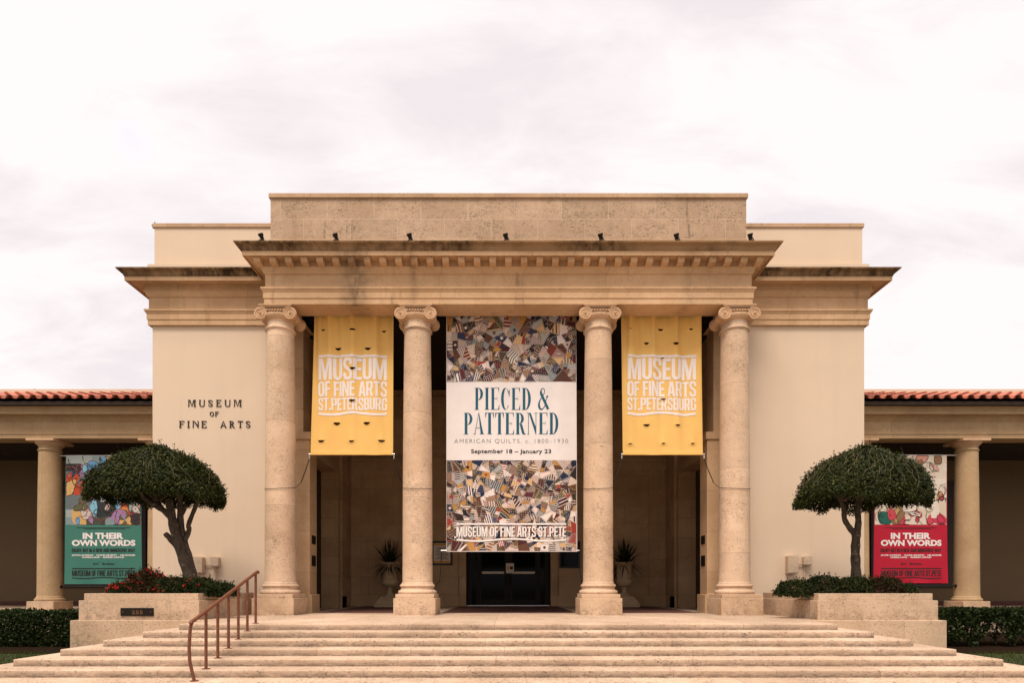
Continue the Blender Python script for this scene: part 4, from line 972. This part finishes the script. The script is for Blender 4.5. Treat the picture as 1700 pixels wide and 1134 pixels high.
# --- the two side banners
def side_banner(xa, xb, yt, ysplit, ybot, fab, label, pal, seed, s, sag):
    YY = DW - .02; K = YY / F; x0, x1 = px(xa, YY), px(xb, YY); z0, z1, zs = pz(ybot, YY), pz(yt, YY), pz(ysplit, YY)
    t = thing('exhibition_banner', ((x0 + x1) / 2, YY, z0), label, 'banner', 'exhibition banners in the side colonnades')
    def yf(x, z):
        f = (z - z0) / (z1 - z0); u = x - x0
        return YY + .012 * math.sin(4 * u + 3 * f + seed) + .025 * math.exp(-f / .09) * math.sin(5.5 * u + 9 * f + seed)
    def low(x): return sag * math.sin((x - x0) / (x1 - x0) * PI * 1.3 + .4)
    obj('banner_fabric', cloth(x0, x1, z0, z1, yf, 60, 90, (.03, .03)), M[fab], t, 'all', fix=False)
    rd = random.Random(seed); out = []; bx0, bx1, bz0, bz1 = x0 + .01, x1 - .01, zs, z1 - .005
    cl_ = lambda q: (min(max(q[0], bx0 + .01), bx1 - .01), min(max(q[1], bz0 + .01), bz1 - .01))
    ground_, body, ink_ = pal; nb = 9
    for i in range(nb):                                               # scumbled ground
        za_, zb2 = bz0 + (bz1 - bz0) * i / nb, bz0 + (bz1 - bz0) * (i + 1) / nb; xx = bx0
        while xx < bx1 - 1e-4: xe = min(bx1, xx + rd.uniform(.3, 1.1)); out.append((rect(xx, za_, xe, zb2), rd.choice(ground_), 0)); xx = xe
    k_ = 0
    for i in range(58):                                               # soft painted shapes with dark contours
        c0 = (rd.uniform(bx0 + .1, bx1 - .1), rd.uniform(bz0 + .1, bz1 - .1)); ra = rd.uniform(.10, .32); rb = ra * rd.uniform(.35, .8); a0 = PI / 2 + rd.gauss(0, .6); pts = []
        m_ = rd.randint(6, 9); ph_ = rd.random() * 6.28
        for j in range(m_):
            t_ = 2 * PI * j / m_; r_ = 1 + rd.uniform(-.28, .28); u_, v_ = ra * r_ * math.cos(t_), rb * r_ * math.sin(t_)
            pts.append((c0[0] + u_ * math.cos(a0) - v_ * math.sin(a0), c0[1] + u_ * math.sin(a0) + v_ * math.cos(a0)))
        ring = [cl_(q) for q in catmull(pts + pts[:2], 4)[2:-2]]; k_ += 1; col = rd.choice(body); l_ = .0012 * k_ / 10
        ce = cen(ring)
        for j in range(len(ring)): out.append(([ce, ring[j], ring[(j + 1) % len(ring)]], col, l_))
        if rd.random() < .8:
            for q in strip(ring + ring[:1], rd.uniform(.010, .026)): out.append((q, rd.choice(ink_), l_ + .00006))
        if rd.random() < .45:
            for q in range(rd.randint(2, 5)):
                o_ = (ce[0] + rd.uniform(-.5, .5) * rb, ce[1] + rd.uniform(-.5, .5) * ra); w_ = rd.uniform(.01, .03); out.append(([cl_((o_[0] + w_ * math.cos(2 * PI * z_ / 6), o_[1] + w_ * math.sin(2 * PI * z_ / 6))) for z_ in range(6)], rd.choice(body + ink_), l_ + .0001))
    for i in range(46):                                               # loose brushed lines
        c0 = (rd.uniform(bx0 + .1, bx1 - .1), rd.uniform(bz0 + .1, bz1 - .1)); a = rd.random() * 6.28; pts = [c0]; tw_ = rd.uniform(-.7, .7)
        for j in range(6): a += tw_ + rd.uniform(-.35, .35); pts.append(cl_((pts[-1][0] + math.cos(a) * .09, pts[-1][1] + math.sin(a) * .09)))
        ln = catmull(pts, 4); col = rd.choice(ink_)
        for j, q in enumerate(strip(ln, [rd.uniform(.008, .022)] * len(ln))): out.append((q, col, .0062 + .00004 * i))
    obj('abstract_print', patch_mb(out, yf, .003, .2), M['print'], t, fix=False)
    X = lambda v: x0 + (x1 - x0) * v; Z = lambda y: pz(y, YY)
    B = 'black_print'; Wt = 'white_print'
    for txt, kind, a, b, y, h, mat, p1, p2 in (('IN THEIR', 'f', .225, .77, 895.5 , 11.0, Wt, .05, 1.0), ('OWN WORDS', 'f', .085, .925, 907.0, 10.6, Wt, .05, 1.0), ('ENJOY ART IN A NEW AND IMMERSIVE WAY', 'g', .085, .92, 917.2, 6.0, B, .07, 0),
            ('JACOB LAWRENCE  \u00b7  HUGHIE LEE-SMITH  \u00b7  LEE KRASNER', 'f', .085, .925, 923.6, 2.7, Wt, .04, 1.0), ('NORMAN LEWIS  \u00b7  MARSDEN HARTLEY', 'f', .22, .785, 927.2, 2.7, Wt, .04, 1.0), ('Art   Bridges', 'f', .36, .65, 938.4, 4.0, B, .018, 1.0), ('MUSEUM OF FINE ARTS ST.PETE', 'g', .09, .92, 957.0, 9.4, B, .05, 0)):
        if kind == 'f': tr, wd = font_tris(txt, p1, p2)
        else: tr, wd = glyph_tris(txt, grot, p1)
        obj('lettering', letter_mb(tr, wd, X(a), X(b), Z(y), h * K, yf, .007, .15), M[mat], t, fix=False)
    mb = line_mb([(X(.09 + .083 * i), Z(944.5)) for i in range(11)], 1.6 * K, yf, .007); w2 = line_mb(wave(X(.09), X(.92), Z(960.2), .8 * K), 1.6 * K, yf, .007); mb.add(w2.v, w2.f); obj('printed_rule', mb, M[B], t, fix=False)
    for j, y in enumerate((876.6, 878.6)):
        mb = line_mb([(X((.14 if j == 0 else .24) + (.072 if j == 0 else .055) * i), Z(y)) for i in range(11)], .8 * K, yf, .007); obj('caption_line', mb, M[B], t, fix=False)
    mb = line_mb(arc(X(.445), Z(934.6), .055, .03, 160, 20, 8), .014, yf, .007); obj('logo_arch', mb, M['teal_print'], t, fix=False)
    mb = MB(); mb.tube([(min(x0, x1) - (.35 if s < 0 else .05), YY + .02, z1), (x1 + (.05 if s < 0 else .5), YY + .02, z1)], .022, 8); obj('top_pole', mb, M['steel'], t, True)
    mb = MB(); mb.tube([(x0 - (.35 if s < 0 else .05), YY + .02, z0 - .09), (x1 + (.05 if s < 0 else .55), YY + .02, z0 - .09)], .026, 8)
    xc = x0 - .2 if s < 0 else x1 + .36; mb.lathe([(.02, xc - .07), (.06, xc - .06), (.06, xc + .06), (.02, xc + .07)], (0, 0, 0), 10); n0 = len(mb.v) - 40; mb.v[n0:] = [(z, YY + .02 + y, z0 - .09 + x) for x, y, z in mb.v[n0:]]
    obj('bottom_pole', mb, M['black_metal'], t, True)
side_banner(109, 234, 757, 872, 970.5, 'teal_fab', 'teal exhibition banner behind the left tree with a many coloured abstract print', ([(.20, .25, .25), (.12, .14, .14), (.03, .035, .035), (.06, .065, .05), (.30, .32, .30)], [(.50, .18, .06), (.42, .06, .025), (.55, .33, .12), (.30, .18, .32), (.12, .28, .46), (.20, .40, .50), (.10, .10, .05), (.48, .42, .36), (.04, .03, .03), (.03, .05, .10)], [(.018, .013, .012), (.018, .013, .012), (.35, .06, .03)]), 4, -1, 0)
side_banner(1451.5, 1572, 756, 871.5, 969, 'red_fab', 'crimson exhibition banner behind the right tree with a cream and pink abstract print', ([(.62, .52, .42), (.66, .57, .48), (.58, .47, .36)], [(.64, .54, .44), (.68, .58, .49), (.55, .25, .19), (.56, .30, .25), (.58, .36, .30), (.50, .06, .08), (.52, .04, .08), (.02, .11, .08), (.42, .27, .11), (.66, .56, .47), (.24, .13, .07)], [(.02, .014, .012), (.02, .014, .012), (.06, .03, .02)]), 9, 1, 0)

# ------------------------------------------------------------------ floodlights on the cornice, roof fittings
def floodlight(x, label, first=None):
    if first is not None:
        c = copy_tree(first, None, (x, 15.735, 10.866)); c['label'] = label; return c
    t = thing('floodlight', (x, 15.735, 10.866), label, 'floodlight', 'small black floodlights along the cornice'); y = 15.735; z = 10.866
    mb = MB(); mb.box(x - .05, x + .05, y - .05, y + .05, z, z + .03); mb.tube([(x, y, z + .02), (x, y, z + .10)], .018, 6); mb.tube([(x + .09, y - .02, z + .01), (x + .02, y, z + .17)], .012, 6); obj('bracket', mb, M['black_metal'], t, True)
    mb = MB(); n0 = 0; mb.lathe([(.001, -.12), (.045, -.115), (.055, -.02), (.07, .0), (.072, .05), (.06, .05), (.055, .02), (.001, .015)], (0, 0, 0), 12)
    ax = Matrix.Rotation(R(28), 3, 'X') @ Matrix.Rotation(R(-14), 3, 'Y'); mb.v = [tuple(ax @ Vector(v) + Vector((x - .01, y, z + .16))) for v in mb.v]; obj('lamp_head', mb, M['black_metal'], t, True)
    mb = MB(); mb.lathe([(.001, .035), (.058, .035)], (0, 0, 0), 12); mb.v = [tuple(ax @ Vector(v) + Vector((x - .01, y, z + .16))) for v in mb.v]; obj('lens', mb, M['steel'], t)
    return t
fl = None
LAB = ['floodlight at the far left end of the portico cornice', 'floodlight on the cornice above the left yellow banner', 'floodlight on the cornice above the second column from the left', 'floodlight at the middle of the cornice above the quilt banner', 'floodlight on the cornice above the third column from the left', 'floodlight on the cornice above the right yellow banner', 'floodlight at the far right end of the portico cornice']
for xp, lb in zip((434, 557.5, 680.5, 840, 997.5, 1123.5, 1246), LAB):
    f = floodlight(px(xp, 15.735), 'small black ' + lb, fl)
    if fl is None: fl = f
mb = MB(); x, y, z = -10.66, 17.8, 12.5
mb.tube([(x + .06, y, z - .02), (x - .03, y, z + .02)], .014, 6); mb.tube([(x, y, z - .06), (x, y, z + .17)], .013, 6); mb.tube([(x - .07, y, z + .07), (x - .05, y, z - .02), (x, y, z)], .016, 6); mb.ball((x - .07, y, z + .06), .028, 6)
tag(obj('roof_bracket', mb, M['black_metal'], at=(x, y, z), smooth=True), 'tiny forked metal bracket at the left end of the attic coping', 'bracket')
mb = MB(); x, y, z = px(60, 22.3), 22.3, 9.07; mb.tube([(x - .05, y, z + .06), (x + .0, y, z + .01), (x + .06, y, z - .05)], [.02, .035, .02], 7); mb.ball((x - .045, y, z + .05), .034, 6)
tag(obj('roof_vent', mb, M['black_metal'], at=(x, y, z), smooth=True), 'tiny dark fitting on top of the left wing roof ridge', 'vent')

# ------------------------------------------------------------------ utility boxes on the pavilion walls
def ubox(name, x0, x1, y0, y1, dep, label):
    a, b, c, d = px(x0, DM), px(x1, DM), pz(y1, DM), pz(y0, DM)
    t = thing(name, ((a + b) / 2, DM, c), label, 'utility box', 'electrical boxes on the plaster walls')
    mb = MB(); mb.box(a, b, DM - dep, DM - .001, c, d); obj('case', mb, M['grey_box'], t, bevel=.012)
    mb = MB(); mb.box(a - .012, b + .012, DM - dep - .018, DM - dep + .002, c + .03, d + .012); obj('lid', mb, M['grey_box'], t, bevel=.006)
    return t
u = ubox('utility_box', 1303.5, 1318.5, 924, 953.5, .2, 'taller grey electrical box on the wall left of the right tree')
u2 = ubox('utility_box', 1331, 1343.5, 925, 940, .14, 'small square electrical box on the wall beside the taller one, right of it')
mb = MB(); mb.tube([(px(1318.5, DM), DM - .06, pz(937, DM)), (px(1331, DM), DM - .06, pz(937, DM))], .018, 8); mb.tube([(px(1334, DM), DM - .05, pz(940, DM)), (px(1334.5, DM), DM - .05, pz(955, DM)), (px(1332, DM), DM - .06, pz(972, DM))], .016, 6); obj('conduit', mb, M['grey_box'], u2, True)
u3 = ubox('utility_box', 354, 366.5, 926, 942, .16, 'small square electrical box on the wall right of the left tree')
mb = MB(); mb.tube([(px(359, DM), DM - .05, pz(942, DM)), (px(359, DM), DM - .05, pz(975, DM))], .022, 8); mb.tube([(px(341, DM), DM - .05, pz(938.5, DM)), (px(354, DM), DM - .05, pz(938.5, DM))], .016, 6); obj('conduit', mb, M['grey_box'], u3, True)
ubox('utility_box', 326, 341, 926, 953, .2, 'taller electrical box on the wall partly behind the left tree trunk')

# ------------------------------------------------------------------ vestibule: urns, plants, notices
def urn(cx, label, first=None):
    cy = 23.2
    if first is not None: c = copy_tree(first, None, (cx, cy, ZP)); c['label'] = label; return c
    t = thing('stone_urn', (cx, cy, ZP), label, 'urn', 'stone urns in the vestibule')
    mb = MB(); mb.box(cx - .50, cx + .50, cy - .50, cy + .50, ZP, 1.02); mb.sweep([(cx - .46, cy - .46), (cx + .46, cy - .46)], [(0, 1.02)]) if False else None
    mb.lathe([(.001, 1.02), (.66, 1.02), (.60, 1.10), (.50, 1.20), (.42, 1.28), (.001, 1.28)], (cx, cy, 0), 4, a0=PI / 4, a1=PI / 4 + 2 * PI); obj('pedestal', mb, M['urn'], t)
    mb = MB(); mb.lathe([(.001, 1.28), (.23, 1.285), (.235, 1.33), (.18, 1.36), (.12, 1.42), (.10, 1.50), (.105, 1.56), (.14, 1.60), (.14, 1.63), (.11, 1.65)], (cx, cy, 0), 28); obj('foot', mb, M['urn'], t, True)
    mb = MB(); prof = [(.11, 1.64), (.20, 1.66), (.30, 1.73), (.335, 1.82), (.325, 1.90), (.30, 1.93), (.305, 1.96), (.30, 2.0), (.30, 2.2), (.315, 2.40), (.35, 2.50), (.40, 2.55), (.425, 2.57), (.43, 2.60), (.41, 2.615), (.36, 2.60), (.34, 2.50), (.001, 2.48)]
    mb.lathe(prof, (cx, cy, 0), 72, rmod=lambda r, h, a: r * (1 + (.03 * abs(math.sin(12 * a)) if 1.66 < h < 1.9 else 0))); obj('bowl', mb, M['urn'], t, True)
    return t
u = urn(-4.66, 'tan stone urn on a pedestal in the vestibule, left of the entrance doors'); urn(4.56, 'tan stone urn on a pedestal in the vestibule, right of the entrance doors', u)
def spiky(cx, label, seed):
    rd = random.Random(seed); mb = MB(); cy = 23.2; z0 = 2.5
    for i in range(150):
        a = rd.random() * 2 * PI; el = R(rd.uniform(-5, 88)); L = rd.uniform(.65, 1.2); wd = rd.uniform(.024, .042); p = Vector((cx + rd.uniform(-.1, .1), cy + rd.uniform(-.1, .1), z0)); d = Vector((math.cos(a) * math.cos(el), math.sin(a) * math.cos(el), math.sin(el))); sd = Vector((-math.sin(a), math.cos(a), 0)); vs = []; n = 7
        for k in range(n + 1):
            f = k / n; ww = wd * (1 - f ** 2.2) * (.6 + f * .8 if f < .4 else .92); vs += [p - sd * ww, p + sd * ww]
            d = (d + Vector((0, 0, -.13 * (1.2 - math.sin(el)) - .02))).normalized(); p = p + d * (L / n)
        mb.add(vs, [(2 * k, 2 * k + 1, 2 * k + 3, 2 * k + 2) for k in range(n)])
    tag(obj('spiky_plant', mb, M['spiky_leaf'], at=(cx, cy, z0), fix=False, smooth='all'), label, 'potted plant', 'spiky plants in the urns')
spiky(-4.66, 'dark spiky arching plant growing in the urn left of the doors', 2); spiky(4.56, 'dark spiky arching plant growing in the urn right of the doors', 8)
def notice(x0, x1, z0, z1, y, label, mat, lines, cat='notice'):
    t = thing('framed_notice', ((x0 + x1) / 2, y, z0), label, cat); f = .075; mb = MB()
    for r in ((x0, x1, z0, z0 + f), (x0, x1, z1 - f, z1), (x0, x0 + f, z0 + f, z1 - f), (x1 - f, x1, z0 + f, z1 - f)): mb.box(r[0], r[1], y - .05, y, r[2], r[3])
    obj('frame', mb, M['black_metal'], t, bevel=.006)
    mb = MB(); mb.box(x0 + f, x1 - f, y - .025, y - .002, z0 + f, z1 - f); obj('sheet', mb, mat, t)
    if lines:
        mb = MB(); rd = random.Random(5); h = z1 - z0 - 2 * f; w_ = x1 - x0 - 2 * f
        for i in range(9):
            zz = z1 - f - h * (.22 + .07 * i); ww = w_ * rd.uniform(.25, .38); mb.box((x0 + x1) / 2 - ww, (x0 + x1) / 2 + ww, y - .028, y - .0245, zz - .016, zz + .010)
        obj('printed_lines', mb, M['grey_print'], t)
        mb = MB(); mb.box(x0 + f + .01, x1 - f - .01, y - .029, y - .024, z1 - f - .10, z1 - f - .02); obj('coloured_band', mb, M['orange_print'], t); mb = MB(); mb.box(x0 + f + .01, x1 - f - .01, y - .029, y - .024, z0 + f + .02, z0 + f + .10); obj('coloured_band', mb, M['orange_print'], t)
notice(-3.12, -2.28, 2.54, 3.52, 24.05, 'black framed cream notice on the vestibule wall left of the doors', M['paper'], True)
notice(2.08, 2.92, 2.42, 3.52, 24.05, 'black framed glazed display case on the wall right of the doors', M['glass'], False, 'display case')
mb = MB(); mb.box(-.10, .23, 24.30, 24.31, 2.22, 2.63); dn = obj('door_notice', mb, M['paper'], at=(0, 24.31, 2.22)); tag(dn, 'small white notice stuck on the middle of the glass entrance doors', 'notice')
mb = MB(); mb.box(-.06, .03, 24.296, 24.301, 2.38, 2.50); obj('printed_mark', mb, M['orange_print'], dn); mb = MB(); mb.box(.06, .19, 24.296, 24.301, 2.38, 2.50); obj('printed_mark', mb, M['ink'], dn)

# ------------------------------------------------------------------ planting
def leaf(mb, p, d, up, L, wd):
    sd = d.cross(up); sd = sd.normalized() if sd.length > 1e-4 else d.orthogonal().normalized()
    m = p + d * (L * .5); q = p + d * L
    mb.add([p, m + sd * wd, q, m - sd * wd], [(0, 1, 2, 3)])
def rvec(rd):
    while True:
        v = Vector((rd.uniform(-1, 1), rd.uniform(-1, 1), rd.uniform(-1, 1)))
        if .05 < v.length < 1: return v.normalized()
def vnoise(x, y, z): return (math.sin(x * 2.1 + y * 1.3 + 1.7 * math.sin(z * 1.9)) + math.sin(y * 2.7 - z * 2.3 + 1.3 * math.sin(x * 2.5 + 1)) + math.sin(z * 3.1 + x * 1.7 + 2)) / 3
def umbrella_tree(label, cx, cy, zb, rx_, ry_, hz, trunk, seed, n, droop, skew=0, base_tilt=0, twigs=200):
    rd = random.Random(seed); t = thing('umbrella_tree', (trunk[0][0][0][0], trunk[0][0][0][1], 1.42), label, 'tree', 'clipped umbrella trees in the planters')
    tb = MB()
    for pts, rr in trunk:
        P_ = catmull(pts, 4); k = len(P_); R_ = [rr[0] + (rr[1] - rr[0]) * i / (k - 1) for i in range(k)]
        R_ = [r * (1 + .08 * math.sin(i * 1.9 + seed) + (.5 * math.exp(-i / 1.6) if pts is trunk[0][0] else 0)) for i, r in enumerate(R_)]; tb.tube(P_, R_, 10)
    # limbs that carry the crown
    tops = [tr[0][-1] for tr in trunk[1:] if tr[0][-1][2] > zb - .12] or [trunk[0][0][-1]]
    for i in range(16):
        p = Vector(rd.choice(tops)); a = 2 * PI * i / 16 + rd.uniform(-.2, .2); f = rd.uniform(.55, .85); e = Vector((cx + math.cos(a) * rx_ * f, cy + math.sin(a) * ry_ * f, zb + hz * rd.uniform(.12, .55)))
        m = (p + e) / 2 + Vector((0, 0, .18)); tb.tube(catmull([tuple(p), tuple(m), tuple(e)], 4), [.05, .046, .042, .038, .034, .03, .024, .018, .012], 6)
    obj('trunk', tb, M['bark'], t, True)
    def surf(a, v, k=1.0):
        """point on the clipped dome: v 0 at the rim, 1 at the top"""
        bump_ = 1 + .075 * vnoise(3 * math.cos(a), 3 * math.sin(a), v * 3 + seed) + .03 * math.sin(5 * a + seed)
        th = v * PI / 2; ch = math.cos(th) ** 1.4 * bump_ * k
        return Vector((cx + rx_ * ch * math.cos(a) + skew * v, cy + ry_ * ch * math.sin(a), zb + base_tilt * math.cos(a) * ch + hz * math.sin(th) * (bump_ * .6 + .4) * k + .10 * vnoise(math.cos(a) * 5, math.sin(a) * 5, seed) * (1 - v)))
    cr = MB()
    for i in range(n):
        a = rd.random() * 2 * PI; v = 1 - math.sqrt(1 - rd.random() * .999) if rd.random() < .45 else rd.random() ** 1.15
        p = surf(a, v, 1 - abs(rd.gauss(0, .05)) - (.35 * rd.random() if rd.random() < .12 else 0)) + Vector((rd.gauss(0, .042), rd.gauss(0, .042), rd.gauss(0, .045)))
        out = Vector((math.cos(a) * (1 - v * .6), math.sin(a) * (1 - v * .6), .25 + v)).normalized()
        d = (out * .45 + Vector((0, 0, -droop * (1.15 - v))) + rvec(rd) * .75).normalized(); leaf(cr, p, d, (out + rvec(rd) * .5), rd.uniform(.05, .095), rd.uniform(.014, .024))
    for i in range(int(n * .20)):                                  # underside and inner leaves
        a = rd.random() * 2 * PI; r = math.sqrt(rd.random()) * .97; p = Vector((cx + rx_ * r * math.cos(a), cy + ry_ * r * math.sin(a), zb + base_tilt * math.cos(a) * r + rd.uniform(-.02, .30) * (1.1 - r * .6) + (.25 * (1 - r)) + .06 * vnoise(p.x * 4, p.y * 4, 1)))
        leaf(cr, p, (Vector((0, 0, -.5)) + rvec(rd)).normalized(), rvec(rd), rd.uniform(.05, .09), rd.uniform(.014, .024))
    for i in range(int(n * .05)):                                 # ragged hanging shoots at the rim
        a = rd.random() * 2 * PI; p = surf(a, .0, rd.uniform(.93, 1.03)); L = rd.uniform(.02, .16)
        for k in range(4): leaf(cr, p + Vector((rd.gauss(0, .015), rd.gauss(0, .015), -L * k / 3)), (Vector((0, 0, -.8)) + rvec(rd) * .6).normalized(), rvec(rd), .055, .016)
    for i in range(26):                                            # shoots that escaped the shears
        a = rd.random() * 2 * PI; v = rd.uniform(.45, 1); p = surf(a, v); dv = (Vector((rd.uniform(-.4, .4), rd.uniform(-.3, .3), 1))).normalized(); L = rd.uniform(.10, .30)
        for k in range(7): leaf(cr, p + dv * (L * k / 6), (dv + rvec(rd) * .8).normalized(), rvec(rd), .05, .014)
    obj('crown', cr, M['tree_leaf'], t, fix=False)
    tw = MB()
    for i in range(twigs):                                           # pale bare twigs trailing over the dome
        a = rd.random() * 2 * PI; v = rd.uniform(.35, 1); da = rd.uniform(-.25, .25); pts = []
        for k in range(7): f = k / 6; pts.append(surf(a + da * f, max(.02, v - f * rd.uniform(.22, .38)), 1.008 + .012 * math.sin(f * PI)) + Vector((rd.gauss(0, .012), rd.gauss(0, .012), rd.gauss(0, .01))))
        tw.tube(pts, [.0055, .0055, .005, .0048, .0045, .004, .003], 4, False)
    obj('twigs', tw, M['twig'], t, fix=False)
    return t
d = 15.0
P3 = lambda x, y, dd=0: (px(x, d + dd), d + dd, pz(y, d + dd))
umbrella_tree('umbrella clipped tree with a leaning multi stemmed trunk in the left planter', px(263, d), d, pz(823, d), 104 * d / F, 1.30, 77 * d / F,
    [([P3(318, 985), P3(312, 950), P3(300, 915), P3(289, 878), P3(284, 852), P3(280, 830)], (.15, .09)),
     ([P3(326, 980, .05), P3(317, 938, .1), P3(307, 903, .14), P3(300, 868, .16), P3(299, 832, .16)], (.10, .07)),
     ([P3(307, 898, .1), P3(314, 880, .15), P3(313, 872, .15), P3(322, 848, .2), P3(332, 826, .2)], (.065, .05)),
     ([P3(292, 905), P3(281, 893, -.05), P3(274, 886, -.08)], (.085, .06)),
     ([P3(286, 862), P3(272, 848), P3(255, 838), P3(238, 826)], (.085, .06)),
     ([P3(293, 866, .12), P3(304, 852, .2), P3(309, 838, .2)], (.05, .04)),
     ([P3(284, 858, .3), P3(270, 845, .5), P3(262, 832, .7)], (.05, .04))], 3, 36000, .75, .0, -.03, 70)
umbrella_tree('umbrella clipped tree with one slim forked trunk in the right planter', px(1432, d), d, pz(829, d), 101 * d / F, 1.34, 82 * d / F,
    [([P3(1421, 985), P3(1421, 950), P3(1420, 920), P3(1421, 895), P3(1423, 878)], (.115, .095)),
     ([P3(1422, 892), P3(1410, 876), P3(1402, 862), P3(1401, 845), P3(1396, 832)], (.072, .05)),
     ([P3(1422, 888), P3(1425, 868), P3(1424, 850), P3(1427, 832)], (.08, .06))], 14, 34000, .95, .0, .0, 190)

def shrub(name, label, cx, cy, z0, rx_, ry_, h, n, mat, seed, flowers=0, fmat='petal', group=None, fs=.028):
    rd = random.Random(seed); t = thing(name, (cx, cy, z0), label, 'shrub', group); mb = MB(); fl_ = MB()
    def sp(k=1):
        a = rd.random() * 2 * PI; v = rd.random(); th = v * PI / 2; b = 1 + .16 * vnoise(4 * math.cos(a) + cx, 4 * math.sin(a), 3 * v + seed); r = math.cos(th) ** .6 * b * k
        return Vector((cx + rx_ * r * math.cos(a), cy + ry_ * r * math.sin(a), z0 + h * math.sin(th) * b * k)), Vector((math.cos(a), math.sin(a), .5 + v))
    for i in range(n):
        p, o_ = sp(1 - abs(rd.gauss(0, .10)) - (.4 * rd.random() if rd.random() < .2 else 0)); leaf(mb, p, (o_ * .5 + rvec(rd)).normalized(), o_ + rvec(rd) * .7, rd.uniform(.045, .085), rd.uniform(.014, .024))
    for i in range(int(n * .012)):
        p, o_ = sp(1.0); dv = (o_ * .4 + Vector((0, 0, 1)) + rvec(rd) * .5).normalized()
        for k in range(5): leaf(mb, p + dv * (.025 * k), (dv + rvec(rd)).normalized(), rvec(rd), .05, .015)
    obj('foliage', mb, M[mat], t, fix=False)
    st = MB()
    for i in range(9):
        a = rd.random() * 2 * PI; st.tube([(cx + .05 * math.cos(a), cy + .05 * math.sin(a), z0 - .04), (cx + rx_ * .5 * math.cos(a), cy + ry_ * .5 * math.sin(a), z0 + h * .6)], [.014, .006], 5)
    obj('stems', st, M['bark'], t)
    for i in range(flowers):
        p, o_ = sp(1.03); s_ = fs * rd.uniform(.7, 1.3)
        for k in range(5):
            q = p + rvec(rd) * s_ * .8; leaf(fl_, q, (o_ + rvec(rd) * .9).normalized(), rvec(rd), s_ * 1.3, s_ * .5)
    if flowers: obj('flowers', fl_, M[fmat], t, fix=False)
GS = 'low shrubs filling the planters'; ZS = 1.42
def sx(x, dd=14.45): return px(x, dd)
shrub('flowering_shrub', 'tall reddish shrub with bright red flowers at the left end of the left planter', sx(240), 14.55, ZS, .48, .36, .58, 4200, 'dark_red_leaf', 1, 60, group=GS)
shrub('flowering_shrub', 'low shrub with red flowers spilling over the left corner of the left planter', sx(208), 14.42, ZS, .40, .28, .30, 2200, 'shrub_leaf', 5, 80, group=GS)
shrub('flowering_shrub', 'green shrub in front of the leaning trunk in the left planter', sx(287), 14.45, ZS, .52, .34, .42, 4200, 'shrub_leaf', 2, 20, group=GS)
shrub('flowering_shrub', 'green shrub with scattered red flowers just right of the leaning trunk', sx(333), 14.5, ZS, .46, .34, .40, 3800, 'shrub_leaf', 3, 48, group=GS)
shrub('flowering_shrub', 'low dark flowerless shrub at the right end of the left planter', sx(366), 14.55, ZS, .36, .34, .28, 2600, 'hedge_leaf', 4, 0, group=GS)
shrub('flowering_shrub', 'low leafy shrub at the left end of the right planter', sx(1322), 14.5, ZS, .46, .36, .34, 3600, 'shrub_leaf', 6, 4, 'petal_pink', GS, .02)
shrub('flowering_shrub', 'leafy shrub with pink blossoms left of the slim forked trunk', sx(1368), 14.45, ZS, .52, .34, .44, 4300, 'shrub_leaf', 7, 14, 'petal_pink', GS, .02)
shrub('flowering_shrub', 'leafy shrub wrapped round the foot of the slim forked trunk', sx(1420), 14.5, ZS, .52, .34, .42, 4300, 'shrub_leaf', 8, 8, 'petal_pink', GS, .02)
shrub('flowering_shrub', 'reddish shrub just right of the slim forked trunk', sx(1466), 14.45, ZS, .46, .34, .42, 3900, 'dark_red_leaf', 9, 7, 'petal', GS, .018)
shrub('flowering_shrub', 'small dark shrub at the right end of the right planter', sx(1500), 14.5, ZS, .30, .32, .26, 2300, 'shrub_leaf', 10, 2, 'petal_pink', GS, .02)

def hedge(label, x0, x1, y0, y1, zt, zb, n, seed, gaps=()):
    rd = random.Random(seed); t = thing('clipped_hedge', ((x0 + x1) / 2, (y0 + y1) / 2, .13), label, 'hedge', 'clipped hedges in front of the wings'); mb = MB(); st = MB()
    def bottom(x):
        b = zb + .09 * vnoise(x * 3, seed, 0)
        for g_, w_, h_ in gaps: b += h_ * math.exp(-((x - g_) / w_) ** 2)
        return b
    for i in range(n):
        x = rd.uniform(x0, x1); k = rd.random(); b = bottom(x); top = zt + .05 * vnoise(x * 2.3, 2, seed) + .03 * vnoise(x * 9, 5, 1)
        if b > top: continue
        if k < .42: y = y0 + abs(rd.gauss(0, .05)) - .04 * vnoise(x * 4, 1, 3 * b); z = b + (top - b) * rd.random() ** .8
        elif k < .80: y = rd.uniform(y0, y1); z = top - abs(rd.gauss(0, .04))
        else: y = rd.uniform(y0, y1); z = rd.uniform(b, top)
        y -= .05 * vnoise(x * 5, z * 6, seed); o_ = Vector((0, -.7, .6)); leaf(mb, Vector((x, y, z)), (o_ * .5 + rvec(rd)).normalized(), o_ + rvec(rd) * .8, rd.uniform(.06, .10), rd.uniform(.022, .036))
    obj('foliage', mb, M['hedge_leaf'], t, fix=False); x = x0 + .1
    while x < x1:
        y = rd.uniform(y0 + .25, y1 - .25)
        for q in range(3): st.tube([(x, y, .10), (x + rd.uniform(-.06, .06), y + rd.uniform(-.05, .05), .4), (x + rd.uniform(-.2, .2), y + rd.uniform(-.2, .2), .85)], [.02, .015, .008], 5)
        x += rd.uniform(.28, .45)
    obj('stems', st, M['bark'], t)
hedge('dark clipped hedge in front of the left wing', -17.5, -10.2, 14.9, 16.1, .98, .14, 24000, 2)
hedge('dark clipped hedge with bare gaps near the ground in front of the right wing', 10.2, 17.5, 14.9, 16.1, 1.06, .14, 24000, 5, ((12.3, .26, .62), (11.5, .15, .2), (13.05, .2, .45)))
